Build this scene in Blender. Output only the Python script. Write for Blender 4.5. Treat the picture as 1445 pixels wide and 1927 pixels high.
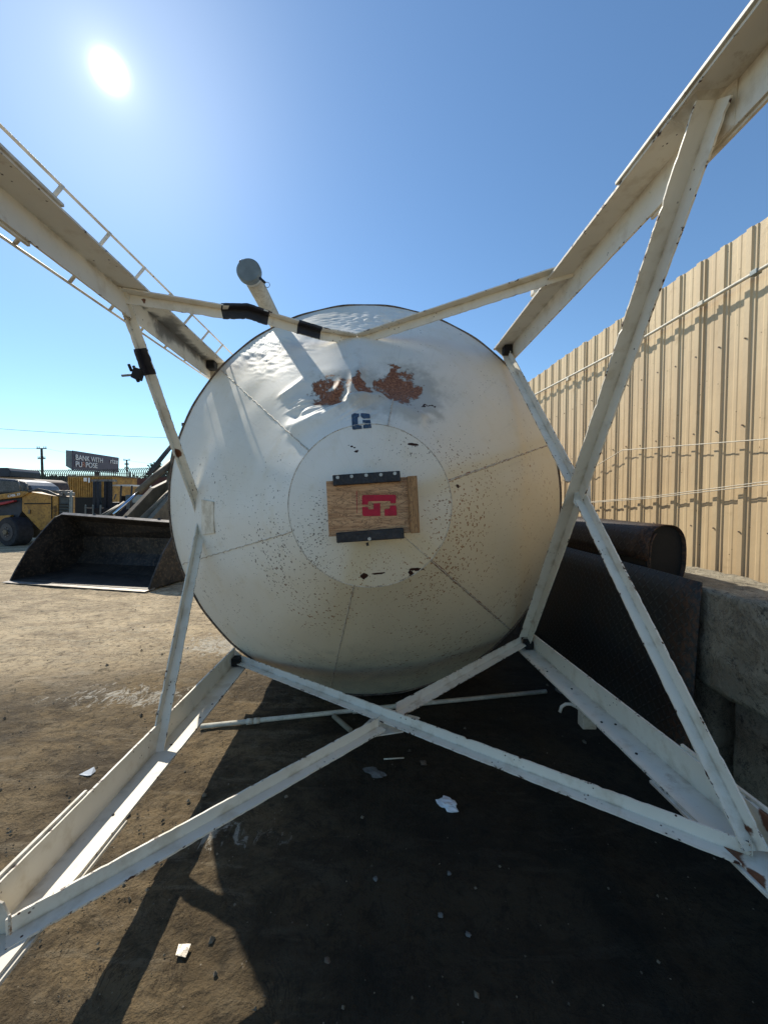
import bpy, bmesh, math, random
import numpy as np
from mathutils import Vector, Matrix, noise as mn
random.seed(7); np.random.seed(7)
PI = math.pi
scene = bpy.context.scene
for o in list(bpy.data.objects): bpy.data.objects.remove(o)
COL = scene.collection

# ------------------------------------------------------------ camera, sky, sun
CAM_H = 1.58; F = 715.0; CX, CY = 722.5, 963.5; PITCH = math.radians(2.0)
cam = bpy.data.cameras.new('camera'); camo = bpy.data.objects.new('camera', cam); COL.objects.link(camo)
camo.location = (0, 0, CAM_H); camo.rotation_euler = (PI/2 - PITCH, 0, 0)
cam.sensor_fit = 'VERTICAL'; cam.sensor_height = 36.0; cam.lens = F/1927*36.0
cam.clip_start = 0.02; cam.clip_end = 3000
scene.camera = camo
FW = Vector((0, math.cos(PITCH), -math.sin(PITCH))); UP = Vector((0, math.sin(PITCH), math.cos(PITCH))); RT = Vector((1, 0, 0))
C0 = Vector((0, 0, CAM_H))
def ray(px, py): return FW + RT*((px-CX)/F) + UP*((CY-py)/F)
def P(px, py, d): return C0 + ray(px, py)*d          # measured point of the place: direction and distance
def G(px, py, z=0.0):
    r = ray(px, py); return C0 + r*((z-CAM_H)/r.z)

sd = ray(207, 135).normalized()                       # where the sun stands
SUN_EL = math.asin(sd.z); SUN_AZ = math.atan2(sd.x, sd.y)
sun = bpy.data.lights.new('sun', 'SUN'); sun.energy = 5.0; sun.angle = math.radians(0.53); sun.color = (1.0, 0.93, 0.80)
suno = bpy.data.objects.new('sun', sun); COL.objects.link(suno)
suno.rotation_euler = sd.to_track_quat('Z', 'Y').to_euler(); suno.location = sd*60
world = bpy.data.worlds.new('World'); scene.world = world; world.use_nodes = True
nt = world.node_tree; nt.nodes.clear()
wo = nt.nodes.new('ShaderNodeOutputWorld'); bg = nt.nodes.new('ShaderNodeBackground'); sky = nt.nodes.new('ShaderNodeTexSky')
sky.sky_type = 'NISHITA'; sky.sun_disc = False; sky.sun_elevation = SUN_EL; sky.sun_rotation = SUN_AZ
sky.altitude = 30; sky.air_density = 1.0; sky.dust_density = 0.1; sky.ozone_density = 1.6
# aureole of the sun in slightly hazy air, added to the sky itself
tc = nt.nodes.new('ShaderNodeTexCoord'); dp = nt.nodes.new('ShaderNodeVectorMath'); dp.operation = 'DOT_PRODUCT'
nv = nt.nodes.new('ShaderNodeVectorMath'); nv.operation = 'NORMALIZE'
nt.links.new(tc.outputs['Generated'], nv.inputs[0]); nt.links.new(nv.outputs[0], dp.inputs[0]); dp.inputs[1].default_value = sd
def wmath(op, a, b):
    n = nt.nodes.new('ShaderNodeMath'); n.operation = op
    for i, v in enumerate((a, b)):
        if isinstance(v, (int, float)): n.inputs[i].default_value = v
        else: nt.links.new(v, n.inputs[i])
    return n.outputs[0]
cl = wmath('MAXIMUM', dp.outputs['Value'], 0.0)
glow = wmath('ADD', wmath('MULTIPLY', wmath('POWER', cl, 9000.0), 30.0),
             wmath('ADD', wmath('MULTIPLY', wmath('POWER', cl, 1100.0), 2.0), wmath('ADD', wmath('MULTIPLY', wmath('POWER', cl, 45.0), 1.1), wmath('MULTIPLY', wmath('POWER', cl, 8.0), 0.35))))
mx = nt.nodes.new('ShaderNodeMix'); mx.data_type = 'RGBA'; mx.blend_type = 'ADD'; mx.inputs[0].default_value = 1.0
gc = nt.nodes.new('ShaderNodeVectorMath'); gc.operation = 'SCALE'; gc.inputs[0].default_value = (1.0, 0.97, 0.88)
nt.links.new(glow, gc.inputs['Scale'])
tn = nt.nodes.new('ShaderNodeMix'); tn.data_type = 'RGBA'; tn.blend_type = 'MULTIPLY'; tn.inputs[0].default_value = 1.0; tn.inputs[7].default_value = (0.80, 1.0, 1.10, 1)
nt.links.new(sky.outputs[0], tn.inputs[6]); nt.links.new(tn.outputs[2], mx.inputs[6]); nt.links.new(gc.outputs[0], mx.inputs[7])
nt.links.new(mx.outputs[2], bg.inputs[0]); bg.inputs[1].default_value = 0.132
nt.links.new(bg.outputs[0], wo.inputs[0])
vs = scene.view_settings; vs.view_transform = 'Standard'; vs.look = 'None'; vs.gamma = 1; vs.use_curve_mapping = False
vs.exposure = 0.15
scene.render.engine = 'CYCLES'

# ------------------------------------------------------------ helpers
def tag(o, label=None, cat=None, group=None, kind=None):
    if label: o['label'] = label
    if cat: o['category'] = cat
    if group: o['group'] = group
    if kind: o['kind'] = kind
    return o
def empty(name, loc, label=None, cat=None, group=None, rz=0.0):
    o = bpy.data.objects.new(name, None); COL.objects.link(o); o.location = loc; o.rotation_euler[2] = rz
    o.empty_display_size = 0.2
    return tag(o, label, cat, group)
def par(o, parent):
    if parent is not None:
        bpy.context.view_layer.update()
        o.parent = parent; o.matrix_parent_inverse = parent.matrix_world.inverted()
def mesh_obj(name, verts, faces, mat, parent=None, smooth=False, attrs=None, uv=None, local=False):
    me = bpy.data.meshes.new(name); me.from_pydata([tuple(v) for v in verts], [], faces); me.update()
    if mat: me.materials.append(mat)
    if smooth: me.shade_smooth()
    if attrs:
        for k, vals in attrs.items():
            a = me.attributes.new(k, 'FLOAT', 'POINT'); a.data.foreach_set('value', np.asarray(vals, dtype=np.float32))
    o = bpy.data.objects.new(name, me); COL.objects.link(o)
    if parent is not None:
        if local: o.parent = parent
        else: par(o, parent)
    return o
class MB:
    def __init__(s): s.v = []; s.f = []
    def add(s, v, f):
        n = len(s.v); s.v += [Vector(x) for x in v]; s.f += [tuple(i+n for i in q) for q in f]; return s
    def box(s, c, size, R=None):
        c = Vector(c); a = [Vector((x*size[0]/2, y*size[1]/2, z*size[2]/2)) for z in (-1, 1) for y in (-1, 1) for x in (-1, 1)]
        if R: a = [R @ q for q in a]
        return s.add([c+q for q in a], [(0,2,3,1),(4,5,7,6),(0,1,5,4),(2,6,7,3),(0,4,6,2),(1,3,7,5)])
    def tube(s, pts, r, seg=10, cap=True, closed=False):
        pts = [Vector(p) for p in pts]; n = len(pts); V = []; Fc = []
        ref = Vector((0, 0, 1)); prev = None
        for i, p in enumerate(pts):
            if closed: d = pts[(i+1) % n]-pts[i-1]
            else: d = (pts[min(i+1, n-1)]-pts[max(i-1, 0)])
            d.normalize()
            if prev is None:
                a = d.cross(ref);
                if a.length < 1e-3: a = d.cross(Vector((1, 0, 0)))
            else: a = prev - d*prev.dot(d)
            a.normalize(); prev = a; b = d.cross(a)
            rr = r[i] if isinstance(r, (list, tuple)) else r
            V += [p + (a*math.cos(2*PI*k/seg)+b*math.sin(2*PI*k/seg))*rr for k in range(seg)]
        for i in range(n if closed else n-1):
            j = (i+1) % n
            for k in range(seg):
                Fc.append((i*seg+k, i*seg+(k+1) % seg, j*seg+(k+1) % seg, j*seg+k))
        if cap and not closed:
            Fc.append(tuple(range(seg-1, -1, -1))); Fc.append(tuple((n-1)*seg+k for k in range(seg)))
        return s.add(V, Fc)
    def prism(s, poly, vec):
        n = len(poly); poly = [Vector(p) for p in poly]; vec = Vector(vec)
        nrm = Vector((0, 0, 0))
        for i in range(n): nrm += poly[i].cross(poly[(i+1) % n])
        if nrm.dot(vec) > 0: poly = poly[::-1]
        V = poly + [p+vec for p in poly]
        Fc = [tuple(range(n)), tuple(n+i for i in range(n-1, -1, -1))] + [(i, n+i, n+(i+1) % n, (i+1) % n) for i in range(n)]
        return s.add(V, Fc)
    def build(s, name, mat, parent=None, smooth=False, bevel=0.0, local=False):
        o = mesh_obj(name, s.v, s.f, mat, parent, smooth, local=local)
        bm = bmesh.new(); bm.from_mesh(o.data); bmesh.ops.recalc_face_normals(bm, faces=bm.faces); bm.to_mesh(o.data); bm.free()
        if smooth: o.data.shade_smooth()
        if bevel:
            m = o.modifiers.new('bevel', 'BEVEL'); m.width = bevel; m.segments = 2; m.limit_method = 'ANGLE'
        return o

# ------------------------------------------------------------ materials
def newmat(name):
    m = bpy.data.materials.new(name); m.use_nodes = True; t = m.node_tree; b = t.nodes['Principled BSDF']
    return m, t, b
class N:
    def __init__(s, t): s.t = t
    def n(s, k, **kw):
        x = s.t.nodes.new(k)
        for a, v in kw.items(): setattr(x, a, v)
        return x
    def link(s, a, b): s.t.links.new(a, b)
    def coord(s, scale=(1, 1, 1), loc=(0, 0, 0), rot=(0, 0, 0), src='Object'):
        c = s.n('ShaderNodeTexCoord'); m = s.n('ShaderNodeMapping'); s.link(c.outputs[src], m.inputs[0])
        m.inputs['Scale'].default_value = scale; m.inputs['Location'].default_value = loc; m.inputs['Rotation'].default_value = rot
        return m.outputs[0]
    def noise(s, vec, scale, detail=4, rough=0.55, dist=0.0):
        x = s.n('ShaderNodeTexNoise'); s.link(vec, x.inputs['Vector']); x.inputs['Scale'].default_value = scale
        x.inputs['Detail'].default_value = detail; x.inputs['Roughness'].default_value = rough; x.inputs['Distortion'].default_value = dist
        return x.outputs['Fac']
    def vor(s, vec, scale, feature='F1', rnd=1.0):
        x = s.n('ShaderNodeTexVoronoi', feature=feature); s.link(vec, x.inputs['Vector']); x.inputs['Scale'].default_value = scale
        x.inputs['Randomness'].default_value = rnd
        return x.outputs['Distance']
    def m(s, op, a, b=None, c=None, clamp=False):
        x = s.n('ShaderNodeMath', operation=op); x.use_clamp = clamp
        for i, v in enumerate((a, b, c)):
            if v is None: continue
            if isinstance(v, (int, float)): x.inputs[i].default_value = v
            else: s.link(v, x.inputs[i])
        return x.outputs[0]
    def ramp(s, v, lo, hi, a=0.0, b=1.0):
        x = s.n('ShaderNodeMapRange'); x.interpolation_type = 'SMOOTHSTEP'; s.link(v, x.inputs[0])
        x.inputs[1].default_value = lo; x.inputs[2].default_value = hi; x.inputs[3].default_value = a; x.inputs[4].default_value = b
        return x.outputs[0]
    def mix(s, f, a, b, blend='MIX'):
        x = s.n('ShaderNodeMix', data_type='RGBA', blend_type=blend)
        for i, v in ((0, f), (6, a), (7, b)):
            if isinstance(v, (int, float)): x.inputs[i].default_value = v
            elif isinstance(v, (tuple, list)): x.inputs[i].default_value = (*v[:3], 1)
            else: s.link(v, x.inputs[i])
        return x.outputs[2]
    def attr(s, name):
        x = s.n('ShaderNodeAttribute'); x.attribute_name = name; return x.outputs['Fac']
    def bump(s, h, strength=0.3, dist=0.01):
        x = s.n('ShaderNodeBump'); s.link(h, x.inputs['Height']); x.inputs['Strength'].default_value = strength; x.inputs['Distance'].default_value = dist
        return x.outputs[0]
def simple(name, col, rough=0.6, metal=0.0, var=0.25, scale=6.0, bump=0.15, dirt=None, dirtamt=0.4, spec=0.4):
    m, t, b = newmat(name); g = N(t); v = g.coord()
    n1 = g.noise(v, scale, 6, 0.6); n2 = g.noise(v, scale*5.3, 4, 0.6)
    dark = tuple(c*(1-var) for c in col); lite = tuple(min(1, c*(1+var*0.6)) for c in col)
    c = g.mix(g.ramp(n1, 0.3, 0.7), dark, lite)
    if dirt: c = g.mix(g.m('MULTIPLY', g.ramp(n2, 0.48, 0.66), dirtamt), c, dirt)
    g.link(c, b.inputs['Base Color']); b.inputs['Roughness'].default_value = rough; b.inputs['Metallic'].default_value = metal
    b.inputs['Specular IOR Level'].default_value = spec
    if bump: g.link(g.bump(n2, bump, 0.01), b.inputs['Normal'])
    return m

WHITE = (0.77, 0.715, 0.60); RUST = (0.23, 0.085, 0.035); DKR = (0.055, 0.022, 0.014)
def mat_steel(name='white_paint_steel', base=WHITE):
    m, t, b = newmat(name); g = N(t); v = g.coord()
    n0 = g.noise(v, 2.2, 5, 0.6); n1 = g.noise(v, 45, 3, 0.6); n2 = g.noise(v, 9, 5, 0.65)
    c = g.mix(g.ramp(n0, 0.35, 0.7), tuple(x*0.90 for x in base), base)
    c = g.mix(g.m('MULTIPLY', g.ramp(n2, 0.50, 0.70), 0.45), c, (0.48, 0.39, 0.26))
    n7 = g.noise(v, 4.0, 7, .75); c = g.mix(g.m('MULTIPLY', g.ramp(n7, 0.60, 0.72), 0.55), c, (0.36, 0.24, 0.13))
    ac = g.attr('across')
    crease = g.m('MULTIPLY', g.ramp(ac, 0.32, 0.06), g.ramp(n2, 0.40, 0.62))
    c = g.mix(g.m('MULTIPLY', crease, 0.5), c, (0.36, 0.30, 0.21))
    # drips and small dark flecks
    vs_ = g.vor(v, 38); fl = g.m('MULTIPLY', g.ramp(vs_, 0.17, 0.11), g.ramp(g.noise(v, 5, 2), 0.54, 0.62))
    c = g.mix(fl, c, DKR)
    edge = g.m('ADD', g.m('MULTIPLY', n1, 0.55), ac)
    em = g.m('MULTIPLY', g.ramp(edge, 1.29, 1.33), g.ramp(g.noise(v, 9, 4, .7), 0.50, 0.56))
    c = g.mix(em, c, DKR)
    rst = g.attr('rust'); rm = g.ramp(g.m('ADD', rst, g.m('MULTIPLY', g.m('SUBTRACT', n2, 0.5), 0.9)), 0.5, 0.62)
    c = g.mix(rm, c, g.mix(n1, RUST, DKR))
    st = g.attr('soot'); sm = g.ramp(g.m('ADD', st, g.m('MULTIPLY', g.m('SUBTRACT', n2, 0.5), 1.1)), 0.35, 0.85)
    c = g.mix(g.m('MULTIPLY', sm, 0.85), c, (0.09, 0.085, 0.08))
    g.link(c, b.inputs['Base Color']); b.inputs['Roughness'].default_value = 0.5; b.inputs['Specular IOR Level'].default_value = 0.35
    h = g.m('ADD', g.m('MULTIPLY', n1, 0.4), g.m('MULTIPLY', em, -0.6))
    g.link(g.bump(h, 0.18, 0.004), b.inputs['Normal'])
    return m
M = {}
M['steel'] = mat_steel()
M['black'] = simple('black_tape', (0.022, 0.02, 0.024), 0.45, var=0.4, scale=20, bump=0.3)
M['hole'] = simple('dark_steel_socket', (0.012, 0.011, 0.010), 0.8, scale=10)
M['galv'] = simple('grey_rubber_cap', (0.19, 0.22, 0.22), 0.5, 0.2, var=0.2, scale=12)
M['cream'] = simple('cream_painted_pipe', (0.60, 0.55, 0.44), 0.55, var=0.18, scale=9, dirt=(0.3, 0.22, 0.14))
M['barblk'] = simple('black_steel_bar', (0.018, 0.018, 0.022), 0.4, 0.3, var=0.5, scale=18, bump=0.3, dirt=(0.06, 0.05, 0.045))
M['bolt'] = simple('steel_bolt', (0.35, 0.35, 0.34), 0.4, 0.7, scale=30)
M['rustrim'] = simple('rusty_rim_edge', (0.12, 0.085, 0.06), 0.8, var=0.6, scale=14, bump=0.4, dirt=(0.35, 0.3, 0.24))
M['conc'] = None

def mat_cone():
    m, t, b = newmat('hopper_white_paint'); g = N(t); v = g.coord()
    uv = g.n('ShaderNodeUVMap'); uv.uv_map = 'polar'
    def pm(sx, sy, loc=0.0):
        x = g.n('ShaderNodeMapping'); g.link(uv.outputs[0], x.inputs[0]); x.inputs['Scale'].default_value = (sx, sy, 1); x.inputs['Location'].default_value = (loc, loc, 0)
        return x.outputs[0]
    n0 = g.noise(v, 1.6, 6, 0.6); n2 = g.noise(v, 8, 6, 0.65); n3 = g.noise(v, 60, 3, 0.6)
    c = g.mix(g.ramp(n0, 0.35, 0.68), (0.71, 0.67, 0.575), (0.78, 0.755, 0.685))
    c = g.mix(g.m('MULTIPLY', g.ramp(n2, 0.5, 0.74), 0.35), c, (0.60, 0.52, 0.36))
    # yellowing (attribute) on the lower right
    yel = g.attr('yellow'); c = g.mix(g.m('MULTIPLY', g.ramp(g.m('ADD', yel, g.m('MULTIPLY', g.m('SUBTRACT', n0, .5), 0.9)), 0.1, 0.9), 0.75), c, (0.64, 0.54, 0.35))
    # radial drips
    dr = g.noise(pm(46, 1.5), 1.0, 4, 0.6); c = g.mix(g.m('MULTIPLY', g.ramp(dr, 0.56, 0.72), 0.20), c, (0.5, 0.46, 0.38))
    # elongated chips, along the circle
    dens = g.attr('fleck'); n4 = g.noise(v, 2.6, 6, 0.75)
    fl = None
    for (sx, sy, th, loc) in ((15, 34, 0.15, 0.0), (34, 62, 0.19, 3.7), (8, 30, 0.10, 9.1)):
        d = g.vor(pm(sx, sy, loc), 1.0)
        thr = g.m('MULTIPLY', g.ramp(g.m('ADD', dens, g.m('MULTIPLY', g.m('SUBTRACT', n4, 0.5), 1.6)), 0.15, 1.0), th*1.35)
        q = g.m('GREATER_THAN', thr, g.m('ADD', d, g.m('MULTIPLY', g.m('SUBTRACT', n3, 0.5), 0.12)))
        fl = q if fl is None else g.m('MAXIMUM', fl, q)
    # long scratches running round the hopper, thickest near the centre disc
    sc1 = g.noise(pm(5.0, 95, 2.0), 1.0, 3, .7); rgm = g.ramp(dens, .45, .95); scm = g.m('MULTIPLY', g.m('MULTIPLY', g.ramp(sc1, .665, .70), g.ramp(n4, .44, .56)), g.m('ADD', rgm, .35, clamp=True))
    fl = g.m('MAXIMUM', fl, scm)
    flc = g.mix(g.ramp(g.m('ADD', yel, g.m('SUBTRACT', n4, .5)), 0.2, 0.8), (0.12, 0.10, 0.085), (0.28, 0.13, 0.05))
    c = g.mix(g.m('MULTIPLY', fl, 0.85), c, flc)
    # grey grime round the dents, and a darker hopper bottom
    gr = g.attr('grime_dark'); gm = g.ramp(g.m('ADD', gr, g.m('MULTIPLY', g.m('SUBTRACT', n2, .5), 1.0)), 0.25, 0.95)
    c = g.mix(g.m('MULTIPLY', gm, 0.6), c, (0.30, 0.29, 0.25))
    # bare rust
    rs = g.attr('rust'); nn = g.noise(v, 20, 8, 0.8, 0.4)
    rr = g.m('ADD', rs, g.m('MULTIPLY', g.m('SUBTRACT', nn, .5), 1.25))
    flk = g.ramp(g.noise(g.coord(scale=(1.0, 1, .5)), 34, 5, .75, .8), .60, .64); rmk = g.m('MULTIPLY', g.ramp(rr, 0.50, 0.545), g.m('SUBTRACT', 1.0, g.m('MULTIPLY', flk, .85)))
    blk = g.m('MULTIPLY', g.ramp(rr, 0.44, 0.48), g.m('SUBTRACT', 1.0, rmk))
    scr = g.noise(v, 90, 3, .7)
    c = g.mix(g.m('MULTIPLY', blk, 0.55), c, (0.08, 0.07, 0.055))
    c = g.mix(rmk, c, g.mix(g.ramp(scr, 0.35, 0.7), (0.15, 0.055, 0.028), (0.38, 0.16, 0.075)))
    dk = g.attr('dark'); dm = g.ramp(g.m('ADD', dk, g.m('MULTIPLY', g.m('SUBTRACT', nn, .5), 1.3)), 0.52, 0.58)
    c = g.mix(dm, c, (0.035, 0.012, 0.008))
    g.link(c, b.inputs['Base Color'])
    b.inputs['Roughness'].default_value = 0.62; b.inputs['Specular IOR Level'].default_value = 0.22
    h = g.m('ADD', g.m('MULTIPLY', n2, 0.5), g.m('ADD', g.m('MULTIPLY', n3, 0.12), g.m('MULTIPLY', g.m('MAXIMUM', fl, rmk), -0.25)))
    g.link(g.bump(h, 0.22, 0.012), b.inputs['Normal'])
    return m
M['cone'] = mat_cone()

def mat_ground():
    m, t, b = newmat('packed_oily_dirt'); g = N(t)
    v = g.coord(); vs_ = g.coord(scale=(0.85, 1.5, 1), rot=(0, 0, math.radians(-22)))
    n0 = g.noise(v, 0.35, 5, 0.6); n1 = g.noise(vs_, 1.6, 8, 0.68, 0.6); n2 = g.noise(vs_, 7.0, 8, 0.7, 0.3); n3 = g.noise(v, 55, 4, 0.65)
    n5 = g.noise(v, 14, 7, 0.72)
    n6 = g.noise(g.coord(scale=(0.5, 2.6, 1), rot=(0, 0, math.radians(-28))), 3.5, 6, .7, .8)
    oil = g.attr('oil')
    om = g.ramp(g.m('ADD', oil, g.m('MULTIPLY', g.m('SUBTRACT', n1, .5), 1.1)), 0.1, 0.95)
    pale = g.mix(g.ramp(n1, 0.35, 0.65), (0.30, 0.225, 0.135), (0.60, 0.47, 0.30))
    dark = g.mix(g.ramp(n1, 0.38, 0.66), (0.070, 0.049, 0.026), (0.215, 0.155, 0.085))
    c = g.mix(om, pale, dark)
    shade_paint = g.attr('shade_paint'); 
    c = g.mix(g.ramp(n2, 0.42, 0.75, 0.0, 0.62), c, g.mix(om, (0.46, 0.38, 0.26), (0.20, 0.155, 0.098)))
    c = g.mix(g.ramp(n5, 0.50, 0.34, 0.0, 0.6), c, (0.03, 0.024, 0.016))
    # chalky white scuffs
    ch = g.attr('chalk'); nc = g.noise(g.coord(scale=(1.5, 1, 1), rot=(0, 0, 0.9)), 9, 6, 0.75, 1.2)
    cm = g.ramp(g.m('ADD', ch, g.m('MULTIPLY', g.m('SUBTRACT', nc, .5), 2.6)), 0.75, 1.05)
    c = g.mix(g.m('MULTIPLY', cm, 0.7), c, (0.52, 0.48, 0.40))
    # small grit
    gv = g.vor(v, 42); c = g.mix(g.m('MULTIPLY', g.ramp(n6, .54, .64), .5), c, g.mix(om, (.44, .37, .26), (.22, .175, .115)))
    crk = g.noise(v, 5.5, 6, .75, 1.0); c = g.mix(g.m('MULTIPLY', g.ramp(g.m('ABSOLUTE', g.m('SUBTRACT', crk, .5)), .018, .004), .5), c, (.025, .018, .012))
    gr = g.m('MULTIPLY', g.ramp(gv, 0.16, 0.10), g.ramp(n5, 0.56, 0.62))
    c = g.mix(g.m('MULTIPLY', gr, 0.6), c, (0.42, 0.37, 0.29))
    c = g.mix(g.m('MULTIPLY', shade_paint, 0.80), c, (0.013, 0.0125, 0.010))  # silo shade mixed near-black into the dirt colour
    g.link(c, b.inputs['Base Color']); b.inputs['Specular IOR Level'].default_value = 0.15
    g.link(g.ramp(n1, 0.3, 0.7, 0.75, 0.95), b.inputs['Roughness'])
    h = g.m('ADD', g.m('ADD', g.m('MULTIPLY', n2, 0.7), g.m('MULTIPLY', n3, 0.35)), g.m('MULTIPLY', n5, 0.9))
    g.link(g.bump(h, 0.9, 0.035), b.inputs['Normal'])
    return m
M['ground'] = mat_ground()
def mat_concrete():
    m, t, b = newmat('rough_concrete'); g = N(t); v = g.coord()
    n0 = g.noise(v, 2.5, 8, 0.7); n1 = g.noise(v, 18, 6, 0.7); w = g.vor(v, 3.2, 'DISTANCE_TO_EDGE')
    c = g.mix(g.ramp(n0, 0.35, 0.68), (0.22, 0.19, 0.135), (0.46, 0.41, 0.305))
    c = g.mix(g.ramp(n1, 0.55, 0.75, 0, 0.5), c, (0.34, 0.31, 0.25))
    c = g.mix(g.ramp(n1, 0.45, 0.32, 0, 0.8), c, (0.05, 0.042, 0.03))
    cr = g.noise(v, 4.0, 7, .8, 1.5); c = g.mix(g.m('MULTIPLY', g.ramp(g.m('ABSOLUTE', g.m('SUBTRACT', cr, .5)), .012, .003), .8), c, (.02, .017, .013))
    g.link(c, b.inputs['Base Color']); b.inputs['Roughness'].default_value = 0.9
    g.link(g.bump(g.m('ADD', n0, g.m('MULTIPLY', n1, 0.6)), 1.0, 0.06), b.inputs['Normal'])
    return m
M['conc'] = mat_concrete()
def mat_fence():
    m, t, b = newmat('beige_metal_sheet'); g = N(t); v = g.coord()
    oi = g.n('ShaderNodeObjectInfo')
    vs_ = g.coord(scale=(1, 1, 0.18)); n0 = g.noise(vs_, 2.6, 6, 0.65); n1 = g.noise(v, 9, 6, 0.7); n2 = g.noise(v, 1.1, 3)
    c = g.mix(g.ramp(n0, 0.32, 0.7), (0.54, 0.40, 0.235), (0.68, 0.53, 0.32))
    c = g.mix(g.m('MULTIPLY', oi.outputs['Random'], 0.25), c, (0.60, 0.47, 0.30))
    c = g.mix(g.ramp(n1, 0.56, 0.8, 0, 0.6), c, (0.36, 0.25, 0.13))
    sp = g.m('MULTIPLY', g.ramp(g.vor(v, 24), 0.14, 0.09), g.ramp(n1, 0.56, 0.6)); c = g.mix(sp, c, (0.10, 0.055, 0.03))
    g.link(c, b.inputs['Base Color']); b.inputs['Roughness'].default_value = 0.6; b.inputs['Specular IOR Level'].default_value = 0.3
    g.link(g.bump(g.m('ADD', g.m('MULTIPLY', n2, 1.5), g.m('MULTIPLY', n1, .25)), 0.35, 0.03), b.inputs['Normal'])
    return m
M['fence'] = mat_fence()
def mat_tread(name, base, rusty):
    m, t, b = newmat(name); g = N(t); v = g.coord(src='UV')
    # raised herringbone lozenges
    sep = g.n('ShaderNodeSeparateXYZ'); g.link(v, sep.inputs[0]); x, y = sep.outputs[0], sep.outputs[1]
    def loz(ang, off):
        mp = g.n('ShaderNodeMapping'); g.link(v, mp.inputs[0]); mp.inputs['Rotation'].default_value = (0, 0, ang); mp.inputs['Location'].default_value = (off, off*0.5, 0)
        mp.inputs['Scale'].default_value = (17, 17, 1)
        s2 = g.n('ShaderNodeSeparateXYZ'); g.link(mp.outputs[0], s2.inputs[0])
        fx = g.m('ABSOLUTE', g.m('SUBTRACT', g.m('FRACT', s2.outputs[0]), .5)); fy = g.m('ABSOLUTE', g.m('SUBTRACT', g.m('FRACT', s2.outputs[1]), .5))
        return g.ramp(g.m('ADD', g.m('MULTIPLY', fx, 1.0), g.m('MULTIPLY', fy, 3.0)), 0.42, 0.30)
    L = g.m('MAXIMUM', loz(PI/4, 0), loz(-PI/4, 0.5))
    n = g.noise(g.coord(), 5, 6, .7); n1 = g.noise(g.coord(), 30, 4, .7)
    c = g.mix(g.ramp(n, .4, .68), base, rusty); c = g.mix(g.m('MULTIPLY', g.ramp(x, .30, .0), g.ramp(n1, .42, .6)), c, (.10, .05, .028)); c = g.mix(g.m('MULTIPLY', L, 0.8), c, tuple(min(1, q*1.9) for q in base))
    g.link(c, b.inputs['Base Color']); b.inputs['Roughness'].default_value = 0.6; b.inputs['Metallic'].default_value = 0.25
    g.link(g.bump(g.m('ADD', L, g.m('MULTIPLY', n1, .2)), 0.9, 0.008), b.inputs['Normal'])
    return m
M['tread'] = mat_tread('brown_tread_sheet', (0.020, 0.014, 0.012), (0.032, 0.018, 0.013))
M['tread2'] = mat_tread('grey_tread_plate', (0.026, 0.029, 0.028), (0.036, 0.028, 0.022))
def mat_wood(name, a, b_, axis):
    m, t, b = newmat(name); g = N(t); sc = (1.2, 14, 14) if axis == 'x' else (14, 14, 1.2)
    v = g.coord(scale=sc); n = g.noise(v, 3.2, 7, .7, 1.4); n2 = g.noise(v, 11, 4, .7)
    c = g.mix(g.ramp(n, .32, .66), a, b_); c = g.mix(g.ramp(n2, .58, .70, 0, .7), c, (0.09, 0.045, 0.02))
    w = g.noise(g.coord(scale=(2.5, 9, 9) if axis == 'x' else (9, 9, 2.5)), 2.4, 5, .75, 2.2)
    rd = g.m('ABSOLUTE', g.m('SUBTRACT', w, .5)); c = g.mix(g.ramp(rd, .022, .006, 0, .8), c, (0.05, 0.022, 0.012))
    g.link(c, b.inputs['Base Color']); b.inputs['Roughness'].default_value = .7; g.link(g.bump(n2, .3, .004), b.inputs['Normal'])
    return m
M['ply'] = mat_wood('weathered_plywood', (0.36, 0.185, 0.085), (0.62, 0.37, 0.19), 'x')
M['batten'] = mat_wood('timber_batten', (0.24, 0.12, 0.045), (0.40, 0.22, 0.09), 'z')
M['red'] = simple('red_stencil_paint', (0.42, 0.005, 0.03), .6, var=.2, scale=30)
M['blue'] = simple('dark_blue_stencil_paint', (0.028, 0.062, 0.11), .6, var=.5, scale=25, dirt=(0.16, 0.17, 0.17), dirtamt=.6)

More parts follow.
